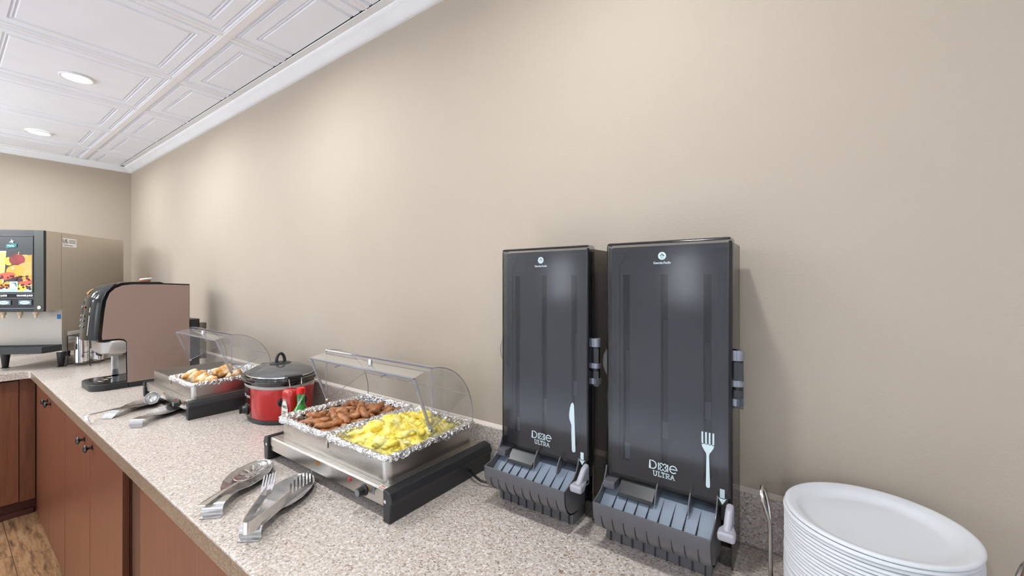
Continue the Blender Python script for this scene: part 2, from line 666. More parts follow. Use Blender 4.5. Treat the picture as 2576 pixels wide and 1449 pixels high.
def room():
    struct(MB().box(WX - 0.12, RX + 0.12, WY, WY + 0.12, 0, 2.62).build('wall_back', M_WALL, smooth=False))
    struct(MB().box(WX - 0.12, WX, FY - 0.12, WY, 0, 2.62).build('wall_left', M_WALL, smooth=False))
    struct(MB().box(RX, RX + 0.12, FY - 0.12, WY, 0, 2.62).build('wall_right', M_WALL2, smooth=False))
    # wall behind the camera, with three window openings
    wz0, wz1 = WIN_Z
    zm = wz0 + (wz1 - wz0) * 0.42
    b = MB()
    edges = [WX] + [v for w_ in WINDOWS for v in w_] + [RX]
    for i in range(0, len(edges), 2):
        b.box(edges[i], edges[i + 1], FY - 0.12, FY, 0, 2.62)
    for wx0, wx1 in WINDOWS:
        b.box(wx0, wx1, FY - 0.12, FY, 0, wz0)
        b.box(wx0, wx1, FY - 0.12, FY, wz1, 2.62)
    struct(b.build('wall_front', M_WALL2, smooth=False))
    pm = NT('daylit_pane')
    pm.b.inputs['Emission Color'].default_value = (0.82, 0.92, 1, 1)
    pm.b.inputs['Emission Strength'].default_value = 1.2
    for i, (wx0, wx1) in enumerate(WINDOWS):
        wn = MB()
        xm = (wx0 + wx1) / 2
        for (a, c, d, e) in ((wx0, wx0 + 0.05, wz0, wz1), (wx1 - 0.05, wx1, wz0, wz1), (wx0 + 0.05, wx1 - 0.05, wz0, wz0 + 0.05), (wx0 + 0.05, wx1 - 0.05, wz1 - 0.05, wz1), (wx0 + 0.05, wx1 - 0.05, zm - 0.025, zm + 0.025)):
            wn.box(a, c, FY - 0.08, FY - 0.03, d, e)
        win = struct(wn.build('window_%d' % (i + 1), M_WHITE, bevel=0.003))
        for xa, xb in ((wx0 + 0.05, wx1 - 0.05),):
            for z0, z1 in ((wz0 + 0.05, zm - 0.025), (zm + 0.025, wz1 - 0.05)):
                MB().box(xa, xb, FY - 0.06, FY - 0.054, z0, z1).build('pane', pm.m, win, smooth=False)
    # floor with planks
    fl = struct(MB().box(WX - 0.1, RX + 0.1, FY - 0.1, WY + 0.1, -0.08, -0.004).build('floor', M_DARK, smooth=False))
    pl, pw = 1.22, 0.18
    base = None
    ny = 11
    MB().box(WX, RX, FY, WY - 0.04 - ny * pw - 0.002, -0.004, 0.004).build('bounce_floor', simple('pale_grey_bounce', lin(196, 200, 208), 0.9, var=0.06, vscale=300), fl, smooth=False)  # unseen pale floor, added to bounce neutral light up to the ceiling
    for j in range(ny):
        y = WY - 0.04 - (j + 1) * pw
        off = (j * 0.47) % 1.0
        x = WX - off * pl
        while x < RX:
            if base is None:
                b = MB().box(0.0008, pl - 0.0008, 0.0008, pw - 0.0008, -0.004, 0.0)
                base = b.build('plank', M_PLANK, fl, bevel=0.0008, seg=1, loc=(x, y, 0))
            else:
                o = base.copy()
                COL.objects.link(o)
                o.parent = fl
                o.location = (x, y, 0)
            x += pl
    # ceiling: plenum slab, grid tees, embossed lay-in tiles
    ce = struct(MB().box(WX - 0.1, RX + 0.1, FY - 0.1, WY + 0.1, CEIL + 0.05, CEIL + 0.17).build('ceiling', M_DARK, smooth=False))
    P = 0.6096
    X0 = -1.9166
    Y0 = 0.690
    xs = [X0 + k * P for k in range(-5, 8)]
    ys = [Y0 - k * P for k in range(0, 8)]
    ring = [(0.0, 0.0), (0.016, 0.0), (0.019, 0.0075), (0.0225, 0.0075), (0.0245, 0.0015), (0.0265, 0.0015), (0.0285, 0.0075), (0.032, 0.0075), (0.034, 0.001),
            (0.072, 0.001), (0.075, 0.0085), (0.079, 0.0085), (0.081, 0.002), (0.083, 0.002), (0.085, 0.0085), (0.089, 0.0085), (0.092, 0.0015)]

    def tile_mesh(cut=None, cutx=None):
        """embossed tile centred on 0, face down; cut = keep y < cut, cutx = keep x > cutx"""
        H = P / 2 - 0.004
        b = MB()
        rows = []
        for d, z in ring:
            h = H - d
            rows.append([(-h, -h, z), (h, -h, z), (h, h, z), (-h, h, z)])
        b.grid(rows, cu=True)
        n = len(b.v)
        b.f.append((n - 4, n - 3, n - 2, n - 1))
        b.mi.append(0)
        # upstand at the outer edge so the cut tile shows thickness
        b.grid([[(-H, -H, 0.02), (H, -H, 0.02), (H, H, 0.02), (-H, H, 0.02)], [(-H, -H, 0), (H, -H, 0), (H, H, 0), (-H, H, 0)]], cu=True)
        me = bpy.data.meshes.new('tile')
        bm = bmesh.new()
        vs = [bm.verts.new(p) for p in b.v]
        for f in b.f:
            try:
                bm.faces.new([vs[i] for i in f])
            except ValueError:
                pass
        bmesh.ops.remove_doubles(bm, verts=bm.verts, dist=1e-6)
        for (co, no) in ((cut, (0, 1, 0)), (cutx, (-1, 0, 0))):
            if co is not None:
                p = (0, co, 0) if no[1] else (co, 0, 0)
                bmesh.ops.bisect_plane(bm, geom=bm.verts[:] + bm.edges[:] + bm.faces[:], plane_co=p, plane_no=no, clear_outer=True)
        for f in bm.faces:
            if f.normal.z > 0.01:
                f.normal_flip()
        bm.to_mesh(me)
        bm.free()
        me.materials.append(M_CEIL)
        return me
    EY = 0.917               # edge angle along the back wall
    EX = WX + 0.083
    full = tile_mesh()
    ycut = tile_mesh(cut=-P / 2 + (EY - Y0) - 0.004)
    xcutv = P / 2 - (xs[0] + P - EX - P * 0) if False else None
    x_first = xs[0]
    k = 0
    while x_first - P > EX:
        x_first -= P
    xcut = tile_mesh(cutx=P / 2 - (x_first - EX) + 0.004)
    xycut = tile_mesh(cut=-P / 2 + (EY - Y0) - 0.004, cutx=P / 2 - (x_first - EX) + 0.004)
    nx = int((RX - x_first) / P) + 1
    for i in range(-1, nx):
        for j in range(-1, 7):
            me = full
            if i == -1:
                me = xcut
            if j == -1:
                me = ycut if i >= 0 else xycut
            if x_first + i * P > RX:
                continue
            jit = random.uniform(-0.0008, 0.0008)
            link('tile', me, ce, (x_first + i * P + P / 2, Y0 - j * P - P / 2, CEIL + 0.002 + jit))
    # main tees along x and cross tees along y
    for j, y in enumerate(ys):
        hw = 0.013
        MB().box(EX, RX, y - hw, y + hw, CEIL - 0.001, CEIL + 0.0015).build('main_tee', M_TEE, ce, smooth=False)
    for i in range(0, nx):
        x = x_first + i * P
        if x < RX:
            MB().box(x - 0.006, x + 0.006, FY, EY, CEIL + 0.0002, CEIL + 0.0018).build('cross_tee', M_TEE, ce, smooth=False)
    # crown mouldings with a flat wall-angle strip
    prof = [(0.0, 0.0), (0.0, -0.041), (-0.007, -0.0405), (-0.016, -0.036), (-0.028, -0.024), (-0.043, -0.012), (-0.054, -0.006), (-0.056, -0.001), (-0.083, -0.001), (-0.083, 0.004), (0, 0.004)]
    struct(MB().prism([(WY + p[0], CEIL + p[1]) for p in prof], 'x', WX, RX).build('trim_1', M_CROWN, ang=50))
    struct(MB().prism([(WX - p[0], CEIL + p[1]) for p in prof], 'y', FY, WY).build('trim_2', M_CROWN, ang=50))


room()

# ------------------------------------------------------------------ recessed ceiling lights
M_DIFF = simple('lit_diffuser', (1.0, 0.98, 0.95, 1), 0.5, emit=6.0)


def ceiling_light(x, y, label):
    t = thing('ceiling_light', label, 'light', (x, y, CEIL + 0.03), 0, 'recessed ceiling lights')
    n = 40
    MB().lathe([(0.062, -0.03), (0.062, -0.034), (0.057, -0.0365), (0.051, -0.034), (0.050, -0.028), (0.050, 0.0), (0.0, 0.0)], n, cap0=False).build('trim_ring', M_WHITE, t)
    MB().lathe([(0.050, -0.0255), (0.050, -0.030), (0.0, -0.0318)], n, cap1=False).build('diffuser', M_DIFF, t)


NEARW = {-4.137: 'round recessed ceiling light closest to the juice dispenser corner', -2.884: 'round recessed ceiling light above the coffee machine, second from the corner',
         -1.63: 'round recessed ceiling light above the worktop between the two food warmers', -0.38: 'round recessed ceiling light above the two cutlery dispensers'}
for lx in LAMP_COLS:
    ceiling_light(lx, LAMP_ROWS[0], NEARW[lx])
for ly in LAMP_ROWS[1:]:
    for lx in LAMP_COLS:
        ceiling_light(lx, ly, 'added unseen recessed ceiling light out over the open floor of the room')


M_FILL_GLOBE = simple('fill_globe_glow', (0.86, 0.94, 1.0, 1), 0.4, emit=FILL_GLOBE_L)


def pendant(x, y, label):  # fill lamp added out of view to light the ceiling
    t = thing('fill_pendant', label, 'lamp', (x, y, CEIL), 0, 'added opal globe fill lamps')
    MB().lathe([(0.05, -0.022), (0.06, -0.018), (0.06, 0.0)], 24).build('ceiling_rose', M_SATIN, t)
    MB().tube([(0, 0, -0.02), (0, 0, -0.30)], 0.006, 8).build('stem', M_SATIN, t)
    MB().lathe([(0.045, -0.29), (0.045, -0.315), (0.05, -0.32)], 24).build('globe_holder', M_SATIN, t)
    r = 0.12
    MB().lathe([(r * math.sin(a), -0.42 + r * math.cos(a)) for a in [math.radians(20 + 160 * k / 14) for k in range(15)]], 28, cap0=False).build('fill_globe', M_FILL_GLOBE, t)


for gx, gy in FILL_GLOBES:
    pendant(gx, gy, 'added opal globe fill lamp, unseen, over the open floor behind the camera')

# ------------------------------------------------------------------ worktop and cabinets
CT = 0.91
CF = 0.343          # front edge of the long worktop
WEND = 0.232       # right-hand end of the worktop, behind the plates
BX = -3.898         # front edge of the short arm


def worktop():
    t = thing('worktop', 'L-shaped speckled beige stone worktop with low backsplash', 'worktop', (-2.0, 0.66, CT - 0.045))
    ox, oy, oz = -2.0, 0.66, CT - 0.045
    poly = [(WX, WY), (WX, -2.2), (BX, -2.2), (BX, CF - 0.02), (BX + 0.006, CF - 0.006), (BX + 0.02, CF), (WEND, CF), (WEND, WY)]
    MB().prism([(p[0] - ox, p[1] - oy) for p in poly], 'z', 0, 0.045).build('slab', M_QUARTZ, t, bevel=0.003, seg=2)
    MB().box(BX + 0.022 - ox, WEND - ox, CF - 0.0008 - oy, CF + 0.0002 - oy, 0.0012, 0.0405).build('shaded_edge_band', M_QEDGE_SHADED, t, smooth=False)


worktop()


def backsplashes():
    z0, z1 = CT, CT + 0.107
    b = thing('backsplash', 'long speckled stone backsplash strip along the wall behind the food warmers', 'backsplash', (-1.6, 0.98, z0))
    MB().box(WX + 0.02 + 1.6, WEND + 1.6, 0, WY - 0.981, 0, z1 - z0).build('strip', M_QUARTZ, b, bevel=0.003)
    MB().prism([(0.004, 0.107), (0.019, 0.107), (0.019, 0.113), (0.015, 0.111)], 'x', WX + 0.02 + 1.6, WEND + 1.6).build('caulk_bead', M_CAULK, b)
    c = thing('backsplash', 'short speckled stone backsplash strip behind the juice dispenser', 'backsplash', (WX, -0.6, z0))
    MB().box(0.001, 0.02, -1.6, 1.575, 0, z1 - z0).build('strip', M_QUARTZ, c, bevel=0.003)


backsplashes()


def knob_mb(c, d):
    """round cabinet knob on the face at c, projecting along unit vector d"""
    prof = [(0.011, 0.0), (0.011, 0.002), (0.006, 0.005), (0.0045, 0.012), (0.005, 0.018), (0.013, 0.022), (0.0165, 0.027), (0.014, 0.032), (0.007, 0.035), (0.0, 0.0358)]
    prof = [(r, z * 0.78) for r, z in prof]
    b = MB().lathe(prof, 20, cap1=False)
    q = Vector((0, 0, 1)).rotation_difference(Vector(d)).to_matrix().to_4x4()
    b.xf(Matrix.Translation(c) @ q)
    return b


def cabinet(label, x0, x1, doors, face=0.39, front=0.37):
    """base cabinet facing -y; doors = list of (xa, xb, knob x or None)"""
    cx = (x0 + x1) / 2
    t = thing('base_cabinet', label, 'cabinet', (cx, 0.68, 0))
    MB().box(x0 - cx, x1 - cx, face - 0.68, 0.975 - 0.68, 0.0, 0.864).build('body', M_CABSIDE, t, smooth=False)
    for xa, xb, kx in doors:
        d = MB().box(xa - cx + 0.0032, xb - cx - 0.0032, front - 0.68, face - 0.001 - 0.68, 0.012, 0.852).build('door', M_CAB, t, bevel=0.0015)
        if kx is not None:
            knob_mb((kx - cx, front - 0.68, 0.79), (0, -1, 0)).build('knob', M_KNOB, d)
    return t


cabinet('brown wooden base cabinet with two knobbed doors, next to the inside corner', -3.925, -2.956, [(-3.925, -3.43, -3.475), (-3.43, -2.957, -3.375)])
cabinet('brown wooden base cabinet with two knobbed doors, below the far food warmer', -2.954, -1.888, [(-2.953, -2.395, -2.495), (-2.395, -1.888, -2.345)])
cabinet('brown wooden base cabinet below the near food warmer, right of the dark gap', -1.862, -0.46, [(-1.683, -0.93, -0.985), (-0.927, -0.46, -0.87)])
cabinet('brown wooden base cabinet below the cutlery dispensers and paper plates', -0.455, 0.215, [(-0.452, -0.118, -0.175), (-0.115, 0.214, -0.06)])


def side_cabinet():
    t = thing('base_cabinet', 'brown wooden base cabinet with raised dark toe kick, under the juice dispenser', 'cabinet', (-4.38, -0.9, 0))
    ox, oy = -4.38, -0.9
    MB().box(WX + 0.005 - ox, -3.97 - ox, -2.18 - oy, 0.386 - oy, 0.10, 0.864).build('body', M_CABSIDE, t, smooth=False)
    MB().box(WX + 0.005 - ox, -4.0 - ox, -2.18 - oy, 0.386 - oy, 0.0, 0.10).build('toe_kick', M_KICK, t, smooth=False)
    MB().box(-4.0 - ox, -3.985 - ox, -2.18 - oy, 0.366 - oy, 0.0, 0.035).build('shoe_strip', M_KICK, t, bevel=0.004)
    MB().box(-3.969 - ox, -3.952 - ox, 0.303 - oy, 0.368 - oy, 0.10, 0.864).build('filler', M_CAB, t, bevel=0.001)
    for ya, yb in ((-0.20, 0.30), (-0.72, -0.203), (-1.24, -0.723), (-1.76, -1.243)):
        d = MB().box(-3.969 - ox, -3.948 - ox, ya - oy, yb - oy, 0.105, 0.850).build('door', M_CAB, t, bevel=0.0015)
        knob_mb((-3.948 - ox, ya + 0.04 - oy, 0.80), (1, 0, 0)).build('knob', M_KNOB, d)


side_cabinet()


# ------------------------------------------------------------------ cutlery dispensers
def dispenser(X, label, kind):
    Y0 = 0.845
    t = thing('cutlery_dispenser', label, 'dispenser', (X, Y0, CT))
    W = 0.1215
    # rear housing
    b = MB()
    b.box(-W + 0.002, W - 0.002, 0.108, 0.126, 0.0, 0.622)
    b.box(-W + 0.002, -W + 0.006, 0.030, 0.108, 0.0, 0.622)
    b.box(W - 0.006, W - 0.002, 0.030, 0.108, 0.0, 0.622)
    b.box(-W + 0.006, W - 0.006, 0.030, 0.108, 0.617, 0.622)
    b.box(0.092, W - 0.006, 0.041, 0.108, 0.0, 0.036)
    b.box(-W + 0.006, -0.095, 0.041, 0.108, 0.0, 0.036)
    b.build('housing', M_HOUS, t, bevel=0.002)
    # base block under the tray
    b = MB().box(-0.117, 0.0895, -0.012, 0.104, 0.0, 0.034)
    base = b.build('base_block', M_TRAY, t, bevel=0.003)
    for k in range(9):
        x = -0.105 + k * 0.023
        MB().box(x - 0.0012, x + 0.0012, -0.0145, -0.0118, 0.001, 0.030).build('rib', M_RIB, base, smooth=False)
    # smoky front cover
    me = bpy.data.meshes.new('front_cover')
    bm = bmesh.new()
    bb = MB().box(-W, W, 0.0, 0.032, 0.131, 0.63)
    vs = [bm.verts.new(p) for p in bb.v]
    for f in bb.f:
        bm.faces.new([vs[i] for i in f])
    bmesh.ops.recalc_face_normals(bm, faces=bm.faces)
    kill = [f for f in bm.faces if f.normal.y > 0.9 or f.normal.z < -0.9]
    bmesh.ops.delete(bm, geom=kill, context='FACES')
    ed = [e for e in bm.edges if len(e.link_faces) == 2]
    bmesh.ops.bevel(bm, geom=ed, offset=0.007, segments=4, affect='EDGES', clamp_overlap=True, profile=0.5)
    bm.to_mesh(me)
    bm.free()
    me.shade_smooth()
    me.materials.append(M_SMOKE)
    cov = link('front_cover', me, t)
    cov.modifiers.new('face_normals', 'WEIGHTED_NORMAL')
    # darker moulded edge strips of the cover
    e = MB()
    e.tube([(W - 0.0035, 0.0035, 0.131), (W - 0.0035, 0.0035, 0.622)], 0.003, 8)
    e.tube([(-W + 0.0030, 0.0035, 0.131), (-W + 0.0030, 0.0035, 0.622)], 0.0018, 8)
    e.tube([(-W + 0.0035, 0.0035, 0.6262), (W - 0.0035, 0.0035, 0.6262)], 0.0022, 8)
    e.build('edge_moulding', M_GLOSSBK, cov)
    # inner panel with three slots
    b = MB()
    xs = [-0.115, -0.0895, -0.0745, -0.0105, 0.0040, 0.0700, 0.0845, 0.115]
    z0, z1, za, zb = 0.133, 0.618, 0.165, 0.562
    for i in (0, 2, 4, 6):
        b.box(xs[i], xs[i + 1], 0.016, 0.021, za, zb)
    b.box(-0.115, 0.115, 0.016, 0.021, z0, za)
    b.box(-0.115, 0.115, 0.016, 0.021, zb, z1)
    ip = b.build('inner_panel', M_INNER, t, smooth=False)
    for sx in (-1, 1):
        MB().prism([(sx * 0.114, 0.55), (sx * 0.096, 0.55), (sx * 0.096, 0.585), (sx * 0.082, 0.602), (sx * 0.082, 0.610), (sx * 0.114, 0.610)], 'y', 0.0125, 0.016).build('corner_plate', M_INNER, ip, bevel=0.001)
        MB().box(min(sx * 0.096, sx * 0.1135), max(sx * 0.096, sx * 0.1135), 0.0125, 0.016, 0.17, 0.549).build('side_plate', M_INNER, ip, bevel=0.001)
    MB().box(-0.114, 0.114, 0.046, 0.050, z0, z1).build('slot_back', M_SLOT, ip, smooth=False)
    for i, (xa, xb, zt) in enumerate(((-0.0885, -0.0755, 0.40), (-0.0095, 0.003, 0.47 if kind == 'fork' else 0.455), (0.071, 0.0835, 0.43))):
        MB().box(xa, xb, 0.024, 0.045, 0.166, zt).build('cutlery_stack', M_GLOSSBK, ip, bevel=0.002)
        MB().box(xa + 0.001, xb - 0.001, 0.0225, 0.0238, 0.166 + (0.0, 0.06, 0.115)[i], 0.20 + (0.0, 0.06, 0.115)[i]).build('clear_tip', M_RAMP if i == 0 else M_TRAY, ip, smooth=False)
    # catch tray
    out = [(-0.070, 0.101), (-0.0695, 0.086), (-0.066, 0.068), (-0.058, 0.052), (-0.045, 0.040), (-0.028, 0.035), (-0.010, 0.034)]
    inn = [(-0.010, 0.0375), (-0.027, 0.0385), (-0.043, 0.0435), (-0.0555, 0.0545), (-0.063, 0.069), (-0.0665, 0.086), (-0.067, 0.101)]
    tb = MB().prism(out + inn, 'x', -W, 0.0985)
    side = out + [(0.03, 0.034), (0.03, 0.150), (0.0, 0.150), (-0.004, 0.140), (-0.013, 0.124), (-0.028, 0.112), (-0.048, 0.105)]
    tb.prism(side, 'x', -W, -W + 0.0025)
    tb.prism(side, 'x', 0.096, 0.0985)
    tr = tb.build('catch_tray', M_TRAY, t, bevel=0.0006, seg=1)
    for k in range(9):
        x = -0.103 + k * 0.0225
        MB().tube([(x, y - 0.0004, z) for y, z in [(-0.0683, 0.078), (-0.066, 0.068), (-0.0625, 0.0595), (-0.058, 0.052), (-0.052, 0.0457), (-0.045, 0.0402)]], [0.0003, 0.0008, 0.0011, 0.0011, 0.0008, 0.0003], 6).build('rib', M_RIB, tr)
    # ramp and dividers
    rp = MB().prism([(-0.064, 0.066), (-0.064, 0.070), (0.006, 0.112), (0.040, 0.112), (0.040, 0.108), (0.008, 0.108)], 'x', -W + 0.003, 0.0955).build('ramp', M_RAMP, t, bevel=0.0008, seg=1)
    for k in range(8):
        x = -0.0905 + k * 0.0228
        MB().add([(x - 0.0040, -0.063, 0.0712), (x + 0.0010, -0.063, 0.0712), (x, 0.004, 0.1115), (x - 0.0015, -0.063, 0.0765), (x - 0.0001, 0.004, 0.1118)],
                 [(0, 3, 4), (3, 1, 2, 4), (0, 1, 3), (0, 4, 2, 1)]).build('divider_rib', M_RIB, rp, smooth=False)
    # roller flap, fins, lever
    MB().prism([(-0.022, 0.103), (-0.020, 0.110), (0.004, 0.129), (0.030, 0.129), (0.030, 0.112), (0.006, 0.112)], 'x', -0.088, -0.016).build('flap', M_BLACK, t, bevel=0.001)
    MB().box(-W + 0.003, -0.094, -0.022, 0.030, 0.1125, 0.128).build('flap_bracket', M_TRAY, t, bevel=0.0015)
    for fx in (-0.012, 0.050):
        MB().prism([(0.03, 0.150), (0.012, 0.148), (-0.004, 0.138), (-0.015, 0.124), (-0.020, 0.105), (-0.012, 0.1055), (0.03, 0.113)], 'x', fx - 0.0012, fx + 0.0012).build('guide_fin', M_TRAY, t, smooth=False)
    MB().box(-W + 0.007, 0.0955, 0.040, 0.044, 0.10, 0.162).build('chute_back', M_SLOT, t, smooth=False)
    if kind == 'fork':
        for q in range(4):
            MB().tube([(-0.084 + q * 0.004, 0.026, 0.134 - q * 0.001), (-0.062 + q * 0.004, 0.016, 0.128), (-0.040 + q * 0.003, 0.010, 0.130)], 0.0016, 6).build('fork_tine', M_GLOSSBK, t)
    MB().prism([(0.1145, -0.004), (0.1265, -0.004), (0.1265, -0.022), (0.134, -0.046), (0.134, -0.064), (0.106, -0.064), (0.106, -0.046), (0.1145, -0.022)], 'z', 0.102, 0.118).build('lever', M_LEVER, t, bevel=0.005, seg=3)
    lv = MB().prism([(-0.006, 0.100), (-0.006, 0.146), (-0.024, 0.142), (-0.045, 0.124), (-0.062, 0.114), (-0.062, 0.104)], 'x', 0.1135, 0.1265)
    lv.build('lever_web', M_LEVER, t, bevel=0.005, seg=3)
    MB().box(0.1025, 0.1175, 0.002, 0.030, 0.105, 0.150).build('lever_stem', M_BLACK, t, bevel=0.001)
    # latch barrel on the side
    h = MB()
    hx, hy = W + 0.006, 0.026
    h.lathe([(0.0095, 0.3175), (0.0095, 0.419)], 18, c=(hx, hy, 0)).build('latch', M_BLACK, t, bevel=0.001)
    lat = t.children[-1]
    for za_, zb_ in ((0.400, 0.4195), (0.352, 0.364), (0.3165, 0.330)):
        MB().lathe([(0.0108, za_), (0.0108, zb_)], 18, c=(hx, hy, 0)).box(W - 0.016, hx, hy - 0.012, hy + 0.010, za_, zb_).build('latch_cap', M_HINGE, lat, bevel=0.0012)
    for zz in (0.3465, 0.398):
        MB().box(W - 0.016, hx + 0.0105, hy - 0.0108, hy - 0.0098, zz - 0.034, zz).build('latch_plate', M_SMOKE, lat, smooth=False)
    # finger tab at the left edge
    MB().prism(arc(-W + 0.036, 0.372, 0.0475, 112, 248, 20), 'y', 0.010, 0.0125).build('finger_tab', M_TAB, t)
    # ---- print on the cover
    yp = -0.0006

    def mp(u, v):
        return (u, yp, v)

    def mp2(u, v):
        return (u, yp - 0.0004, v)
    pr = MB()
    pr.poly(arc(-0.003, 0.5985, 0.0078, 0, 360, 32)[:-1], mp, 0)
    pr.poly([(-0.0083, 0.5978), (0.0023, 0.5978), (-0.003, 0.6036)], mp2, 1)
    pr.poly(arc(-0.0033, 0.5990, 0.0020, 0, 360, 16, rx=0.0024)[:-1], lambda u, v: (u, yp - 0.0006, v), 0)
    pr.build('roundel', [M_PRINT, M_RIB], cov, smooth=False, recalc=False)
    text('lettering', 'GP', 0.0030, M_RIB, cov, (-0.0033, yp - 0.0008, 0.5990), (PI / 2, 0, 0))
    text('lettering', 'PRO', 0.0030, M_RIB, cov, (-0.003, yp - 0.0005, 0.5945), (PI / 2, 0, 0))
    text('lettering', 'Georgia-Pacific', 0.0066, M_PRINT, cov, (-0.003, yp, 0.5845), (PI / 2, 0, 0), sx=0.86, bold=0.00012)
    # DIXIE with a four-petal x, ULTRA in slab serifs
    dx0, dz0, H = -0.0270, 0.1695, 0.0158
    s_ = 0.0021
    d = MB()
    d.ribbon([(dx0, dz0), (dx0, dz0 + H), (dx0 + 0.005, dz0 + H)] + arc(dx0 + 0.005, dz0 + H / 2, H / 2, 80, -80, 10, rx=0.0075) + [(dx0 + 0.005, dz0)], s_, mp, closed=True)
    d.ribbon([(dx0 + 0.0172, dz0 - 0.0002), (dx0 + 0.0172, dz0 + H * 0.92)], s_, mp)
    cx_, cz_ = dx0 + 0.0262, dz0 + H * 0.46
    for k in range(4):
        a = math.radians(45 + 90 * k)
        pts = []
        for q in range(14):
            ph = 2 * PI * q / 14
            lx, lyy = 0.0047 + 0.0042 * math.cos(ph), 0.0026 * math.sin(ph) * (1.15 + 0.35 * math.cos(ph))
            pts.append((cx_ + (lx * math.cos(a) - lyy * math.sin(a)) * 0.86, cz_ + lx * math.sin(a) + lyy * math.cos(a)))
        d.ribbon(pts, s_ * 0.75, mp, closed=True)
    d.ribbon([(dx0 + 0.0350, dz0 - 0.0002), (dx0 + 0.0350, dz0 + H * 0.92)], s_, mp)
    ex = dx0 + 0.0455
    d.ribbon([(ex - 0.0062, dz0 + H * 0.47), (ex + 0.0064, dz0 + H * 0.47)] + arc(ex, dz0 + H * 0.46, H * 0.44, 2, 318, 20, rx=0.0066), s_, mp)
    d.build('brand_lettering', M_PRINT, cov, smooth=False, recalc=False)
    u = MB()
    ux, uz, uh, us = -0.0205, 0.1562, 0.0094, 0.0017

    def st(*p):
        u.ribbon([(ux + a, uz + b) for a, b in p], us, mp)
    sf = 0.0018

    def serif(x, z, wd=0.0040):
        u.ribbon([(ux + x - wd / 2, uz + z), (ux + x + wd / 2, uz + z)], us * 0.8, mp)
    u.ribbon([(ux + 0.0012, uz + uh)] + [(ux + 0.0012, uz + 0.004)] + [(ux + a, uz + b) for a, b in arc(0.0040, 0.0034, 0.0034, 185, 355, 8, rx=0.0028)] + [(ux + 0.0068, uz + 0.004), (ux + 0.0068, uz + uh)], us, mp)
    serif(0.0012, uh)
    serif(0.0068, uh)
    st((0.0112, 0), (0.0112, uh))
    st((0.0112, 0.0003), (0.0158, 0.0003), (0.0158, 0.0026))
    serif(0.0112, uh)
    serif(0.0108, 0.0003, 0.003)
    st((0.0200, 0), (0.0200, uh))
    st((0.0168, 0.0074), (0.0168, uh - 0.0004), (0.0232, uh - 0.0004), (0.0232, 0.0074))
    serif(0.0200, 0.0003)
    st((0.0260, 0), (0.0260, uh))
    u.ribbon([(ux + 0.0260, uz + uh - 0.0004)] + [(ux + a, uz + b) for a, b in arc(0.0285, uh - 0.0028, 0.0026, 80, -80, 8, rx=0.0026)] + [(ux + 0.0262, uz + uh - 0.0054)], us, mp)
    st((0.0283, 0.0040), (0.0312, 0.0003), (0.0326, 0.0003))
    serif(0.0260, 0.0003)
    serif(0.0256, uh, 0.003)
    st((0.0342, 0), (0.0375, uh))
    st((0.0375, uh), (0.0408, 0))
    st((0.0355, 0.0034), (0.0395, 0.0034))
    serif(0.0342, 0.0003, 0.0036)
    serif(0.0408, 0.0003, 0.0036)
    u.build('brand_lettering', M_PRINT, cov, smooth=False, recalc=False)
    ic = MB()
    if kind == 'fork':
        for q in range(4):
            x = 0.0715 + q * 0.0063
            ic.ribbon([(x, 0.2635), (x, 0.245), (x - (q - 1.5) * 0.0002, 0.240)], 0.0030, mp)
        ic.poly([(0.0700, 0.2415), (0.0919, 0.2415), (0.0910, 0.2360), (0.0868, 0.2285), (0.0838, 0.2240), (0.0830, 0.2190), (0.0848, 0.1640), (0.0840, 0.1606), (0.0812, 0.1594), (0.0784, 0.1606), (0.0776, 0.1640), (0.0786, 0.2190), (0.0780, 0.2240), (0.0748, 0.2285), (0.0709, 0.2360)], mp)
        ic.build('fork_symbol', M_PRINT, cov, smooth=False, recalc=False)
    else:
        ic.poly([(0.0855, 0.2660), (0.0835, 0.2712), (0.0805, 0.2716), (0.0775, 0.2670), (0.0750, 0.2580), (0.0735, 0.2480), (0.0731, 0.2400), (0.0742, 0.2320), (0.0775, 0.2240), (0.0790, 0.2190), (0.0788, 0.2000), (0.0800, 0.1640), (0.0812, 0.1600), (0.0850, 0.1590), (0.0886, 0.1610), (0.0890, 0.1660), (0.0876, 0.2100)], mp)
        ic.build('knife_symbol', M_PRINT, cov, smooth=False, recalc=False)
    ax = 0.1055
    ar = MB()
    if kind == 'fork':
        for q in range(4):
            ar.ribbon([(ax - 0.0032 + q * 0.0021, 0.1475), (ax - 0.0032 + q * 0.0021, 0.1640)], 0.0016, mp)
    else:
        ar.poly([(ax - 0.0040, 0.1475), (ax + 0.0040, 0.1475), (ax + 0.0040, 0.1640), (ax - 0.0040, 0.1640)], mp)
    ar.poly([(ax - 0.0074, 0.1480), (ax - 0.004, 0.1462), (ax + 0.004, 0.1462), (ax + 0.0074, 0.1480), (ax, 0.1355)], mp)
    ar.build('arrow_symbol', M_PRINT, cov, smooth=False, recalc=False)
    return t


dispenser(-0.516, 'smoky grey cutlery dispenser marked with a knife, beside the near food warmer', 'knife')
dispenser(-0.2325, 'smoky grey cutlery dispenser marked with a fork, beside the paper plates', 'fork')


